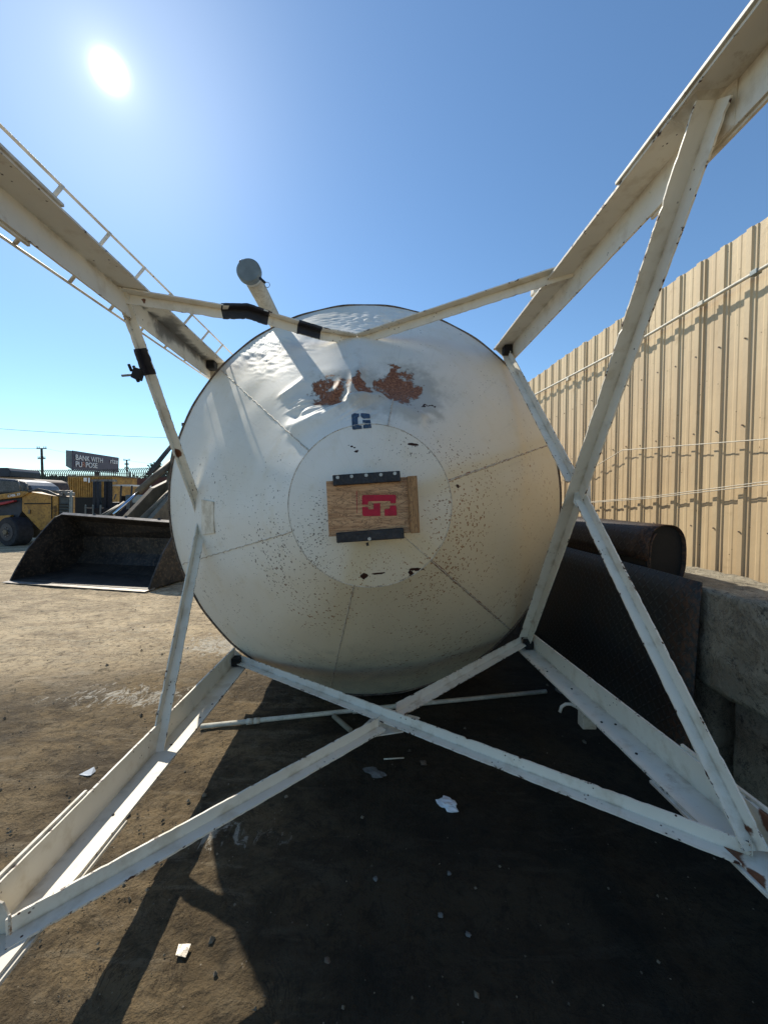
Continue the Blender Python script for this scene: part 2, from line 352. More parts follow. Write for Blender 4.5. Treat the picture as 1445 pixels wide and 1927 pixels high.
# ------------------------------------------------------------ ground: one sheet out to the horizon
def build_ground():
    def axis(lo, hi, n, c, fine):
        u = np.linspace(-1, 1, n); k = 7.6
        s = np.sinh(k*u)/np.sinh(k)
        return c + np.where(u < 0, (c-lo)*s, (hi-c)*s)
    n = 640
    xs = axis(-900, 900, n, -0.6, 0); ys = axis(-900, 1100, n, 2.0, 0)
    X, Y = np.meshgrid(xs, ys)
    D = np.hypot(X+0.6, Y-2)
    Z = np.zeros_like(X)
    idx = np.argwhere(D < 16)
    for i, j in idx:
        x, y = X[i, j], Y[i, j]
        a = mn.fractal(Vector((x*0.8, y*1.5, 0)), 1.0, 2.0, 4)*0.010 + mn.fractal(Vector((x*5, y*7, 3)), .7, 2.0, 5)*0.007
        tr = (0.92*x-0.39*(y-2.6)); lat = 0.39*x+0.92*(y-2.6)
        if x < -.6:
            for tc_ in (0.0, 1.55):
                q_ = abs(lat-tc_-.08*math.sin(tr*1.3))/.16
                if q_ < 1.5: a += -0.010*math.exp(-q_*q_*2.5)+.004*math.exp(-((q_-1.15)*4)**2) + (.004*max(0, math.sin(tr*42+lat*14)) if q_ < 1 else 0)
        Z[i, j] = min(a, 0.014)*min(1, (16-D[i, j])/6)
    Z -= 0.006
    # old oil and wet dirt round the silo, paler dry dirt farther out; the silo's shade painted in too
    def blob(cx, cy, rx, ry): return np.exp(-(((X-cx)/rx)**2+((Y-cy)/ry)**2))
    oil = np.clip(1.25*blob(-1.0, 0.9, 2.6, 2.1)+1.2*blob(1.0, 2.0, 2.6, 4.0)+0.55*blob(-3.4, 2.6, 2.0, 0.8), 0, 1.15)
    shade_paint = np.clip(1.6*blob(1.15, 1.5, 1.45, 3.2) + 1.0*blob(2.0, 4.0, 2.0, 4.0), 0, 1)*np.clip((X+1.05)/0.7, 0, 1)  # shade under and beside the silo, painted into the ground colour
    chalk = 0.16 + 0.9*blob(-1.75, 4.05, 0.7, 0.35)+0.75*blob(-2.0, 3.0, 1.0, .25)+.5*blob(-2.9, 4.6, .9, .3)+0.7*blob(-0.75, 1.75, 0.35, 0.12)+0.35*blob(-1.1, 3.4, .3, .2)
    verts = np.stack([X.ravel(), Y.ravel(), Z.ravel()], 1)
    I = np.arange(n*n).reshape(n, n)
    faces = np.stack([I[:-1, :-1].ravel(), I[:-1, 1:].ravel(), I[1:, 1:].ravel(), I[1:, :-1].ravel()], 1)
    me = bpy.data.meshes.new('ground'); me.vertices.add(n*n); me.vertices.foreach_set('co', verts.ravel().astype(np.float32))
    me.loops.add(faces.size); me.loops.foreach_set('vertex_index', faces.ravel().astype(np.int32))
    me.polygons.add(len(faces)); me.polygons.foreach_set('loop_start', np.arange(0, faces.size, 4, dtype=np.int32))
    me.update(calc_edges=True); me.validate(); me.shade_smooth(); me.materials.append(M['ground'])
    for k, a in (('oil', oil), ('shade_paint', shade_paint), ('chalk', chalk)):
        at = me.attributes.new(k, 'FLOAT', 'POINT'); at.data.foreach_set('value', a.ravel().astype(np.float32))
    o = bpy.data.objects.new('ground', me); COL.objects.link(o); tag(o, kind='structure')
build_ground()

# ------------------------------------------------------------ the silo
AX = Vector((math.cos(math.radians(2.5)), math.sin(math.radians(2.5)), 0))      # right
AW = Vector((math.sin(math.radians(2.5)), -math.cos(math.radians(2.5)), 0))     # towards the camera, along the silo axis
AV = Vector((0, 0, 1))
SC = P(695, 947, 3.0); SC.z = 1.545
def SL(u, v, w): return SC + AX*u + AV*v + AW*w
silo = empty('silo', (SC.x, SC.y, 0), 'white steel silo lying on its side, dented hopper and four legs facing the camera', 'silo')
R0, R1, W1, R2, W2 = 1.535, 0.386, 1.2, 0.10, 1.325

def seg_d(px, py, a, b):
    ax, ay = a; bx, by = b; dx, dy = bx-ax, by-ay
    t = np.clip(((px-ax)*dx+(py-ay)*dy)/(dx*dx+dy*dy), 0, 1)
    s = ((px-ax)*dy-(py-ay)*dx)/math.hypot(dx, dy)
    return np.hypot(px-ax-t*dx, py-ay-t*dy), t, s
def gs(x, s): return np.exp(-(x/s)**2)
# drawing coordinates on the hopper face (u right, v down, thousandths of the 3 m depth scale) used to place dents and wear
def face_xy(u, v, w):
    y = 3.0 - w
    return 695 + (u + 0.0)*F/y + (-.113)*(F/y-F/3), 947 - v*F/y + (-.035)*(F/y-F/3)
def vnoise(x, y, z, s, octv=4):
    return np.array([mn.fractal(Vector((a*s, b*s, c*s)), 0.9, 2.0, octv) for a, b, c in zip(x, y, z)])
def cone_base(r):
    r = np.maximum(r, R2-0.002)
    return np.where(r > R1, W1*(R0-r)/(R0-R1), W1+(W2-W1)*(R1-r)/(R1-R2))
SEAMS = [18, 78, 138, 198, 258, 318]
def build_cone():
    nth, nr = 720, 230
    th = np.linspace(0, 2*PI, nth, endpoint=False)
    rr = np.concatenate([np.linspace(R0, R1+0.004, 190), np.linspace(R1-0.004, 0.02, nr-190)])
    TH, RR = np.meshgrid(th, rr)
    W = cone_base(RR); U = RR*np.cos(TH); V = RR*np.sin(TH)
    px, py = face_xy(U, V, W)
    nrm_r = W1/math.hypot(W1, R0-R1); nrm_w = (R0-R1)/math.hypot(W1, R0-R1)
    d = np.zeros_like(U)
    outer = RR > R1
    # fine plate waviness
    wob = np.sin(TH*6+1.0)*0.004 + np.sin(TH*13+RR*5)*0.003
    d += np.where(outer, wob*np.sin(np.clip((R0-RR)/(R0-R1), 0, 1)*PI), 0)
    # main dent, a valley across the upper part and a fold below
    d -= 0.060*gs(px-715, 70)*gs(py-715, 34)
    d -= 0.045*gs(px-605, 42)*gs(py-738, 22)
    dist, t, s = seg_d(px, py, (545, 800), (665, 740)); d += 0.028*gs(s, 11)*gs(np.maximum(dist-abs(s), 0), 14)*1.0
    dist, t, s = seg_d(px, py, (560, 770), (625, 720)); d += 0.020*gs(s, 7)*gs(np.maximum(dist-abs(s), 0), 8)
    dist, t, s = seg_d(px, py, (640, 735), (665, 690)); d += 0.018*gs(s, 9)*gs(np.maximum(dist-abs(s), 0), 10)
    dist, t, s = seg_d(px, py, (650, 745), (700, 735)); d += 0.030*gs(s, 10)*gs(np.maximum(dist-abs(s), 0), 10)
    dist, t, s = seg_d(px, py, (700, 738), (770, 775)); d += 0.018*gs(s, 12)*gs(np.maximum(dist-abs(s), 0), 12)
    dist, t, s = seg_d(px, py, (530, 745), (560, 720)); d += 0.016*gs(s, 5)*gs(np.maximum(dist-abs(s), 0), 8)
    dist, t, s = seg_d(px, py, (548, 775), (590, 745)); d -= 0.020*gs(s, 6)*gs(np.maximum(dist-abs(s), 0), 10)
    # hail of small dents
    m1 = gs(px-500, 48)*gs(py-672, 30) + 0.8*gs(px-545, 40)*gs(py-650, 10)
    m2 = gs(px-725, 100)*gs(py-606, 20)
    m3 = gs(px-620, 55)*gs(py-765, 20)+gs(px-560, 25)*gs(py-760, 16)
    mk = (m1 > 0.04) | (m2 > 0.04) | (m3 > 0.04)
    ii = np.argwhere(mk & outer)
    for i, j in ii:
        x, y = px[i, j], py[i, j]
        q1 = mn.noise(Vector(((x+1.0*y)*0.045, (y-0.30*x)*0.16, 0))); q2 = mn.noise(Vector((x*0.05, y*0.30, 5)))
        q3 = mn.noise(Vector(((x+1.2*y)*0.04, (y+0.55*x)*0.16, 9)))
        d[i, j] += 0.022*m1[i, j]*(abs(q1)-0.2) + 0.020*m2[i, j]*(abs(q2)-0.2) + 0.030*m3[i, j]*(abs(q3)-0.2)
    # faint buckles over the top half
    big = vnoise(U.ravel()[::1], V.ravel(), W.ravel(), 2.2, 2).reshape(U.shape)
    d += 0.010*big*np.clip((V+0.2)/0.8, 0, 1)*np.where(outer, np.sin(np.clip((R0-RR)/(R0-R1), 0, 1)*PI), 0)
    d *= np.where(outer, np.clip((RR-R1)/0.05, 0, 1), 0)*np.clip((R0-RR)/0.02, 0, 1)
    U2 = U + np.cos(TH)*nrm_r*d; V2 = V + np.sin(TH)*nrm_r*d; W2_ = W + nrm_w*d
    pts = np.stack([U2.ravel(), V2.ravel(), W2_.ravel()], 1)
    B = np.array([AX, AV, AW]); world_pts = pts @ B + np.array(SC)
    # wear and darkening masks
    px0, py0 = px, py
    nz = vnoise(U.ravel(), V.ravel(), W.ravel(), 9.0, 3).reshape(U.shape)
    wx = np.zeros_like(px); wy = np.zeros_like(px)
    for i, j in np.argwhere((px > 540) & (px < 830) & (py > 650) & (py < 800) & outer):
        q = Vector((px[i, j]*.035, py[i, j]*.05, 0)); q2 = Vector((px[i, j]*.16, py[i, j]*.2, 4))
        wx[i, j] = 16*mn.fractal(q, .8, 2.0, 5)+5*mn.noise(q2); wy[i, j] = 13*mn.fractal(q+Vector((9, 4, 2)), .8, 2.0, 5)+5*mn.noise(q2+Vector((3, 3, 3)))
    def poly(cx, cy, rx, ry, rot=0.0, p=2.0):
        px = px0+wx; py = py0+wy
        c, s_ = math.cos(rot), math.sin(rot); a = ((px-cx)*c+(py-cy)*s_)/rx; b_ = (-(px-cx)*s_+(py-cy)*c)/ry
        return np.clip(1.02-0.60*(np.abs(a)**p+np.abs(b_)**p)**(1/p), 0, 1)
    rust = np.maximum.reduce([poly(607, 731, 37, 22, -.45), poly(740, 716, 46, 29, .25), poly(715, 703, 30, 9, -.2), poly(662, 712, 26, 12)*1.0, poly(735, 690, 12, 10), poly(775, 725, 14, 12), poly(660, 735, 10, 4)*.8,
                              poly(632, 732, 9, 12)*.7, poly(735, 743, 12, 6)*.8])
    grime_dark = np.clip(poly(725, 728, 105, 50, .15)*1.1 + poly(605, 740, 55, 26, -.4)*.7 + poly(770, 735, 34, 36, .3)*.7 + poly(640, 1290, 300, 80)*.75 + 0.16*np.exp(-((RR-0.60)/.025)**2) + 0.12*np.exp(-((RR-0.50)/.05)**2), 0, 1)  # grime by the dents, worn rings, and darker towards the hopper bottom
    dark = np.maximum.reduce([poly(664, 1073, 9, 7), poly(690, 1069, 22, 2.6, -.1), poly(765, 1062, 23, 4, .05), poly(752, 1068, 7, 5), poly(755, 825, 14, 3, .1), poly(640, 829, 12, 2.2, .3), poly(650, 838, 8, 3),
                              poly(790, 757, 9, 3, -.3), poly(760, 762, 8, 2, .3), poly(844, 905, 5, 4, .9)])
    ang = np.degrees(TH) % 360
    yellow = np.clip(0.95*np.exp(-(((ang-325+180) % 360-180)/75)**2) + 0.35*np.exp(-(((ang-255+180) % 360-180)/50)**2), 0, 1)*np.where(outer, 1, .7)
    ring = np.exp(-((RR-0.53)/0.17)**2)
    fleck = 0.50 + 0.60*ring*np.exp(-(((ang-345+180) % 360-180)/45)**2) + 0.30*ring*np.exp(-(((ang-210+180) % 360-180)/70)**2) \
        + 0.22*np.exp(-((RR-1.2)/0.35)**2)*np.exp(-(((ang-300+180) % 360-180)/60)**2) - 0.30*np.exp(-(((ang-115+180) % 360-180)/50)**2)
    fleck += 0.45*gs(px-808, 26)*gs(py-955, 38)*(RR < R1) + 0.35*gs(px-575, 26)*gs(py-970, 60)*(RR < R1)
    yellow = np.clip(yellow + 0.5*gs(px-905, 35)*gs(py-960, 60), 0, 1)
    # rust bled along the ring joint
    rb = np.exp(-((RR-R1)/0.007)**2)*np.clip(0.35+0.45*np.cos(np.radians(ang-290))+nz*0.7, 0, 1)
    dark = np.maximum(dark, rb*0.8)
    seamr = np.zeros_like(ang)
    for a0, am in ((18, .62), (318, .68), (258, .45), (198, .3)):
        dd = np.radians((ang-a0+180) % 360-180)*RR
        seamr = np.maximum(seamr, am*np.exp(-(dd/.011)**2))
    rust = np.maximum(rust, np.where(outer, seamr, 0))
    for a0, am in ((18, .5), (318, .8), (258, .5)):
        dd = np.radians((ang-a0+180) % 360-180)*RR
        yellow = np.clip(yellow+am*np.exp(-(dd/.05)**2), 0, 1)
    n = len(th)
    I = np.arange(nr*n).reshape(nr, n); In = np.roll(I, -1, axis=1)
    faces = np.stack([I[:-1].ravel(), In[:-1].ravel(), In[1:].ravel(), I[1:].ravel()], 1)
    me = bpy.data.meshes.new('hopper'); me.vertices.add(nr*n); me.vertices.foreach_set('co', world_pts.ravel().astype(np.float32))
    me.loops.add(faces.size); me.loops.foreach_set('vertex_index', faces.ravel().astype(np.int32))
    me.polygons.add(len(faces)); me.polygons.foreach_set('loop_start', np.arange(0, faces.size, 4, dtype=np.int32))
    me.update(calc_edges=True); me.validate(); me.shade_smooth(); me.materials.append(M['cone'])
    for k, a in (('rust', rust), ('grime_dark', grime_dark), ('dark', dark), ('yellow', yellow), ('fleck', fleck)):
        at = me.attributes.new(k, 'FLOAT', 'POINT'); at.data.foreach_set('value', a.ravel().astype(np.float32))
    uvl = me.uv_layers.new(name='polar'); uu = np.stack([TH.ravel(), RR.ravel()], 1)[faces.ravel()]
    # fix the wrap of the last column
    f4 = uu.reshape(-1, 4, 2); wrap = (f4[:, :, 0].max(1)-f4[:, :, 0].min(1)) > 3
    f4[wrap] = np.where(f4[wrap] [:, :, :1] < 1, f4[wrap]+np.array([2*PI, 0]), f4[wrap])
    uvl.data.foreach_set('uv', f4.ravel().astype(np.float32))
    o = bpy.data.objects.new('hopper', me); COL.objects.link(o); par(o, silo)
    return th, rr, world_pts.reshape(nr, n, 3)
_th, _rr, CONE = build_cone()
_NRM_R = W1/math.hypot(W1, R0-R1); _NRM_W = (R0-R1)/math.hypot(W1, R0-R1)
def cone_pt(r, a, off=0.0):
    i = int(np.argmin(np.abs(_rr-r))); f = (a % (2*PI))/(2*PI)*len(_th); j = int(f) % len(_th); j2 = (j+1) % len(_th); k = f-int(f)
    i2 = min(i+1, len(_rr)-1) if _rr[i] > r else max(i-1, 0)
    den = (_rr[i2]-_rr[i]); q = 0 if den == 0 else min(max((r-_rr[i])/den, 0), 1)
    p = (CONE[i, j]*(1-k)+CONE[i, j2]*k)*(1-q)+(CONE[i2, j]*(1-k)+CONE[i2, j2]*k)*q
    if r > R1: nr_, nw = _NRM_R, _NRM_W
    else: nr_, nw = 0.49, 0.87
    return Vector(p)+(AX*math.cos(a)+AV*math.sin(a))*nr_*off + AW*nw*off
def cone_at(px, py):                                    # where a line of sight meets the plain hopper
    best = None
    r_ = ray(px, py)
    for k in range(700):
        d = 1.4+k*0.0024; q = C0+r_*d-SC
        u, v, w = q.dot(AX), q.dot(AV), q.dot(AW); r = math.hypot(u, v)
        if r < 0.001: continue
        if w < float(cone_base(np.array(r))): return r, math.atan2(v, u)
    return r, math.atan2(v, u)

# weld beads
M['weld'] = simple('weld_bead', (0.60, 0.56, 0.47), .6, var=.25, scale=30, bump=.5, dirt=(0.24, 0.12, 0.05), dirtamt=.95)
for a0 in SEAMS:
    a = math.radians(a0); mb = MB(); pts = []; rad = []
    for k in range(120):
        r = R0-0.02-(R0-R1-0.02)*k/119
        if a0 == 78 and r > 0.62: continue
        aa = a + 0.0022*math.sin(k*0.9)+random.uniform(-.0015, .0015)
        pts.append(cone_pt(r, aa, 0.0)); rad.append(0.0035+random.uniform(-.0012, .0015))
    mb.tube(pts, rad, 6, False).build('weld_seam', M['weld'], silo, True)
mb = MB(); mb.tube([cone_pt(R1+0.001, 2*PI*k/360, 0.0) for k in range(360)], [0.0028+random.uniform(-.001, .001) for k in range(360)], 6, closed=True)
mb.build('ring_weld', M['weld'], silo, True)
for a0 in (318,):
    mb = MB(); mb.tube([cone_pt(0.372-0.19*k/30, math.radians(a0), 0.0) for k in range(31)], 0.0028, 6).build('weld_seam', M['weld'], silo, True)
# rim hoop and barrel
mb = MB(); mb.tube([SL((R0+0.008)*math.cos(2*PI*k/240), (R0+0.008)*math.sin(2*PI*k/240)*(1-0.004*max(0, math.sin(2*PI*k/240))) + 0.003*math.sin(k*.7), 0.0) for k in range(240)], 0.008, 8, closed=True)
mb.build('rim_hoop', M['rustrim'], silo, True)
def lathe(name, prof, mat, parent, seg=128, smooth=True):
    V = []; Fc = []
    for (r, w) in prof: V += [SL(r*math.cos(2*PI*k/seg), r*math.sin(2*PI*k/seg), w) for k in range(seg)]
    for i in range(len(prof)-1):
        for k in range(seg): Fc.append((i*seg+k, (i+1)*seg+k, (i+1)*seg+(k+1) % seg, i*seg+(k+1) % seg))
    return mesh_obj(name, V, Fc, mat, parent, smooth)
M['barrel'] = simple('silo_barrel_paint', (0.72, 0.69, 0.62), .5, var=.15, scale=3, dirt=(.4, .33, .24), dirtamt=.3)
lathe('barrel', [(R0-0.002, -0.004), (R0-0.002, -4.6), (1.40, -4.9), (0.05, -5.2)], M['barrel'], silo)

# ---------- legs and braces out of angle iron
def angle(path, N1, Bref, w=0.07, t=0.007, jag=0.002, soot=None, rust=None, name='brace', parent=silo, step=0.018, mat=None, w2=None):
    """heel follows path; one flange along N1, the other along the side of Bref"""
    path = [Vector(p) for p in path]; pts = []; w2 = w2 or w
    for a, b in zip(path[:-1], path[1:]):
        n = max(2, int((b-a).length/step)); pts += [a.lerp(b, k/n) for k in range(n)]
    pts.append(path[-1]); V = []; Fc = []; ac = []
    n = len(pts)
    for i, p in enumerate(pts):
        d = (pts[min(i+1, n-1)]-pts[max(i-1, 0)]).normalized()
        A = (N1-d*N1.dot(d)).normalized(); B = d.cross(A)
        if B.dot(Bref) < 0: B = -B
        def jg(): 
            x = random.uniform(-jag, jag*.4)
            if random.random() < .035 and jag: x -= jag*2.2
            return x
        j1, j2 = jg(), jg()
        V += [p, p+A*(w+j1), p+A*(w+j1)+B*t, p+A*w*.7+B*t, p+A*w*.4+B*t, p+A*t+B*t, p+B*w2*.4+A*t, p+B*w2*.7+A*t, p+B*(w2+j2)+A*t, p+B*(w2+j2)]
        ac += [0, 1, 1, .7, .4, 0.08, .4, .7, 1, 1]
    for i in range(n-1):
        # extra mid vertices are not needed: across is interpolated over the flange
        for k in range(10): Fc.append((i*10+k, i*10+(k+1) % 10, (i+1)*10+(k+1) % 10, (i+1)*10+k))
    Fc.append((0, 5, 4, 3, 2, 1)); Fc.append((0, 9, 8, 7, 6, 5)); m = (n-1)*10; Fc.append((m, m+1, m+2, m+3, m+4, m+5)); Fc.append((m, m+5, m+6, m+7, m+8, m+9))
    so = np.zeros(len(V)); ru = np.zeros(len(V))
    for (lst, arr) in ((soot, so), (rust, ru)):
        if lst:
            for (c, r) in lst:
                for k, q in enumerate(V): arr[k] = max(arr[k], math.exp(-((q-c).length/r)**2))
    o = mesh_obj(name, V, Fc, mat or M['steel'], parent, attrs={'across': ac, 'soot': so, 'rust': ru})
    bm = bmesh.new(); bm.from_mesh(o.data); bmesh.ops.recalc_face_normals(bm, faces=bm.faces); bm.to_mesh(o.data); bm.free()
    return o
LDIR = ray(698, 955)
LVP = {'TL': ray(698, 941), 'TR': ray(700, 957), 'BL': ray(700, 960), 'BR': ray(695, 955)}
DBL = {'TL': 1.42, 'TR': 1.50, 'BL': 1.48, 'BR': 1.56}
th0 = math.radians(4.3); LU = AX*math.cos(th0)+AV*math.sin(th0); LV = AV*math.cos(th0)-AX*math.sin(th0)
LEGW = 0.127
LEG = {'TL': (392, 682), 'TR': (960, 652), 'BL': (440, 1251), 'BR': (1000, 1218)}
DIRS = {'TL': (LU, -LV), 'TR': (-LU, -LV), 'BL': (LU, LV), 'BR': (-LU, LV)}
def legp(k, d): return P(*LEG[k], 3.0) - LVP[k]*(3.0-d)
legs = {}
for k in LEG:
    A, B = DIRS[k]; end = 0.72 if k[0] == 'B' else 0.8
    soot = None; rust = None
    if k == 'TL': soot = [(legp(k, d_)+(A+B)*q_, r_) for d_, q_, r_ in ((2.30, .05, .11), (2.36, .03, .10), (2.43, .02, .075), (2.5, .015, .07), (2.57, .01, .065), (2.64, .01, .06), (2.71, .01, .06), (2.78, .01, .06), (2.85, .01, .06), (2.2, .01, .05), (2.12, .0, .04))]
    if k == 'BR': rust = [(legp('BR', 1.24)+DIRS['BR'][0]*.125, .05), (legp('BR', 1.14)+DIRS['BR'][0]*.125, .04), (legp('BR', 1.2)+DIRS['BR'][1]*.12, .05)]
    if k == 'BL': rust = [(P(60, 1760, 1.16), .04), (P(20, 1790, 1.1), .05)]
    l = angle([legp(k, 3.03), legp(k, end)], A, B, LEGW, 0.010, 0.0008, soot, rust, 'leg', silo, 0.03)
    legs[k] = l
    # doubler plates on the outside of both flanges near the foot
    for (a, b) in ((A, B), (B, A)):
        mb = MB(); p0, p1 = legp(k, DBL[k]), legp(k, end+0.02)
        mb.prism([p0-b*0.0008, p0-b*0.0008+a*(LEGW+0.010), p0-b*.013+a*(LEGW+0.010), p0-b*0.013-a*0.004], p1-p0)
        o = mb.build('doubler_plate', M['steel'], l, bevel=0.002)
    # dark socket where the leg meets the rim
    mb = MB(); c = legp(k, 2.955)+A*0.045+B*0.045
    mb.box(c, (0.062, 0.07, 0.062)); mb.build('leg_socket', M['hole'], silo, bevel=0.006)
    mb = MB(); c = legp(k, 3.0)
    mb.prism([c+A*0.012+B*0.012, c+A*0.12+B*0.012, c+A*0.012+B*0.12], LDIR.normalized()*0.012)
    mb.build('leg_lug', M['steel'], silo)
# small bolt holes down the flanges of the lower legs
def stud(p, nrm, r=0.006, h=0.004, mat='hole', parent=silo, name='bolt', seg=10):
    MB().tube([p, p+nrm.normalized()*h], r, seg).build(name, M[mat], parent)
for d_, q in ((2.55, .7), (2.3, .45), (1.95, .72), (1.92, .3), (1.7, .7), (1.3, .8)):
    A, B = DIRS['BR']; stud(legp('BR', d_)+A*LEGW*q+B*.0102, B, 0.006, 0.003, parent=legs['BR'], name='bolt_hole')
for d_, q in ((2.35, .82), (2.2, .75), (1.95, .5), (1.5, .55)):
    A, B = DIRS['BL']; stud(legp('BL', d_)+A*LEGW*q+B*.0102, B, 0.005, 0.003, parent=legs['BL'], name='bolt_hole')

W_ = AW
br = []
# under side: one long member and a second in two pieces
br.append(angle([P(456, 1246, 2.97), P(1416, 1616, 1.20)], AV, W_, 0.053, .007, rust=None))
br.append(angle([P(12, 1762, 1.075), P(713, 1367, 2.04)], AV, W_, 0.053))
br.append(angle([P(745, 1341, 2.16), P(979, 1211, 2.97)], AV, W_, 0.056))
# right side
br.append(angle([P(1348, 188, 1.17), P(993, 1197, 2.97)], -AX, W_, 0.068))
br.append(angle([P(957, 672, 2.96), P(1080, 906, 2.16)], -AX, W_, 0.052))
br.append(angle([P(1097, 942, 2.07), P(1425, 1600, 1.20)], -AX, W_, 0.050, rust=[(P(1420, 1560, 1.22), .03)]))
# left side, bent in to the hopper
b1 = angle([P(222, 548, 1.96), P(310, 795, 2.28), P(366, 945, 2.58), P(374, 976, 2.65)], AX, W_, 0.050, w2=0.034, rust=[(P(238, 598, 1.95), .05), (P(243, 622, 1.98), .035), (P(335, 850, 2.4), .05), (P(360, 930, 2.6), .05)])
b2 = angle([P(377, 982, 2.64), P(289, 1420, 1.90)], AX, W_, 0.050)
# top side, buckled
b3 = angle([P(224, 549, 1.96), P(330, 566, 2.08), P(420, 581, 2.2), P(465, 580, 2.26), P(510, 595, 2.31), P(600, 622, 2.43), P(668, 634, 2.53)], -AV, W_, 0.058, rust=[(P(270, 565, 2.0), .02)])
b4 = angle([P(1082, 500, 2.05), P(676, 634, 2.53)], -AV, W_, 0.058, rust=[(P(765, 618, 2.45), .03)])
# black wraps on braces
def wrap(a, b, N1, parent, w=0.064, o_=0.0025):
    d = (b-a).normalized(); B = d.cross(N1); B = B if B.dot(W_) > 0 else -B; N1 = (N1-d*N1.dot(d)).normalized()
    return angle([a-N1*o_-B*o_, b-N1*o_-B*o_], N1, W_, w, 0.0125, 0.003, name='tape_wrap', parent=parent, mat=M['black'], step=.012)
wrap(P(415, 580, 2.195), P(465, 580, 2.26), -AV, b3); wrap(P(465, 580, 2.26), P(506, 594, 2.308), -AV, b3)
wrap(P(560, 610, 2.375), P(603, 622.5, 2.434), -AV, b3, .062)
wrap(P(222, 548, 1.96).lerp(P(310, 795, 2.28), .40), P(222, 548, 1.96).lerp(P(310, 795, 2.28), .60), AX, b1, 0.052)

# weld beads where braces meet the legs and each other
def bead(p, q, r=.0035, parent=silo):
    n = 24; MB().tube([Vector(p).lerp(Vector(q), k/n)+Vector((random.uniform(-1, 1), random.uniform(-1, 1), random.uniform(-1, 1)))*.0008 for k in range(n+1)], [r*random.uniform(.7, 1.3) for _ in range(n+1)], 6).build('weld_bead', M['weld'], parent, True)
for (px_, py_, d_, L_, dv_) in ((224, 549, 1.955, .06, AW), (1082, 500, 2.045, .06, AW), (289, 1420, 1.90, .05, AW), (1410, 1612, 1.20, .055, AV), (1422, 1598, 1.20, .05, -AX), (1348, 190, 1.175, .065, -AX), (713, 1367, 2.03, .055, AV), (745, 1341, 2.155, .055, AV), (1080, 906, 2.155, .05, -AX), (1097, 942, 2.07, .05, -AX), (20, 1758, 1.03, .055, AV), (668, 634, 2.525, .05, AW)):
    bead(P(px_, py_, d_), P(px_, py_, d_)+dv_*L_)
# gusset plates
def plate(pts, off, name='gusset_plate', mat='steel', parent=silo):
    MB().prism(pts, off).build(name, M[mat], parent, bevel=0.001)
zb = P(720, 1362, 2.1)
plate([P(655, 1392, 1.98), P(758, 1376, 2.03), P(790, 1350, 2.16), P(720, 1330, 2.22)], Vector((0, 0, -.008)))
plate([P(1078, 945, 2.06), P(1110, 990, 1.98), P(1108, 900, 2.12), P(1085, 890, 2.16)], Vector((.008, 0, 0)))
A, B = DIRS['TR']; q = legp('TR', 1.14)
plate([q+A*.006+B*.011, q+A*.12+B*.006, q+A*.12+B*.014+LDIR*.09, q+A*.01+B*.07+LDIR*.10], LDIR.normalized()*.006)
plate([q+B*.006+A*.011+LDIR*-.02, q+B*.125+A*.006, q+B*.125+A*.012+LDIR*.10, q+B*.02+A*.05+LDIR*.10], A*.006)
A, B = DIRS['BR']; q = legp('BR', 1.12)
plate([q+A*.011+B*.011, q+A*.10+B*.011, q+A*.011+B*.085], LDIR.normalized()*.007)
A, B = DIRS['BL']; q = legp('BL', 1.08)
plate([q+A*.011+B*.011, q+A*.08+B*.011, q+A*.05+B*.10, q+A*.011+B*.12], LDIR.normalized()*.007)
# pad welded on the hopper at the left brace
ra = [cone_at(*p) for p in ((384, 940), (406, 944), (406, 1003), (383, 1006))]
plate([cone_pt(*q, 0.004) for q in ra], (-AX+AW)*0.004, 'brace_pad')
ra = [cone_at(*p) for p in ((645, 632), (700, 634), (690, 650), (655, 650))]

# foot tab on the upper right leg
MB().box(P(1006, 548, 2.3), (.035, .05, .045)).build('clip', M['steel'], silo, bevel=.003)

# ---------- ladder behind the upper left leg
lad = empty('ladder', P(420, 690, 3.0)); par(lad, silo)
def rail(p_near, p_far_px, d_far, ext, name='rail'):
    pass
u0 = P(436, 667, 3.35); l0 = P(396, 716, 3.35)
LD2 = ray(692, 918)
for q in (u0, l0):
    MB().prism([q-LD2*2.75, q-LD2*2.75+Vector((.008, 0, .008)), q-LD2*2.75+Vector((.013, 0, .003)), q-LD2*2.75+Vector((.005, 0, -.005))], LD2*7.0).build('ladder_rail', M['steel'], lad)
for k in range(24):
    d = 0.66+0.274*k
    if d > 6.5: break
    a = u0-LD2*(3.35-d); b = l0-LD2*(3.35-d)
    MB().tube([a+Vector((.012, 0, .005)), b+Vector((.012, 0, .005))], 0.0075, 8).build('rung', M['steel'], lad, True)

# ---------- fill pipe with its cap
p0 = P(470, 513, 2.36); dv = ray(691, 938)
fp = MB().tube([p0+dv*0.02, p0+dv*2.8], 0.055, 24).build('fill_pipe', M['cream'], silo, True)
MB().tube([p0+dv*0.0, p0+dv*.05], 0.060, 28).build('pipe_collar', M['cream'], fp, True)
cp = MB().tube([p0-dv*0.028, p0-dv*.022, p0+dv*.006], [.066, .074, .074], 32).build('pipe_cap', M['galv'], fp)
e = P(499, 532, 2.33)
MB().tube([P(489, 523, 2.33), e], .008, 8).build('cam_lever', M['barblk'], fp, True)
c = P(503, 536, 2.33); MB().tube([c+Vector((math.cos(2*PI*k/16)*.016, 0, math.sin(2*PI*k/16)*.016)) for k in range(16)], .0018, 6, closed=True).build('pull_ring', M['galv'], fp, True)
MB().tube([P(452, 500, 2.34), P(452.5, 491, 2.34)], .008, 8).build('cam_lever', M['barblk'], fp, True)
c = P(456, 491, 2.34); MB().tube([c+Vector((math.cos(2*PI*k/12)*.009, 0, math.sin(2*PI*k/12)*.009)) for k in range(12)], .0016, 6, closed=True).build('pull_ring', M['galv'], fp, True)

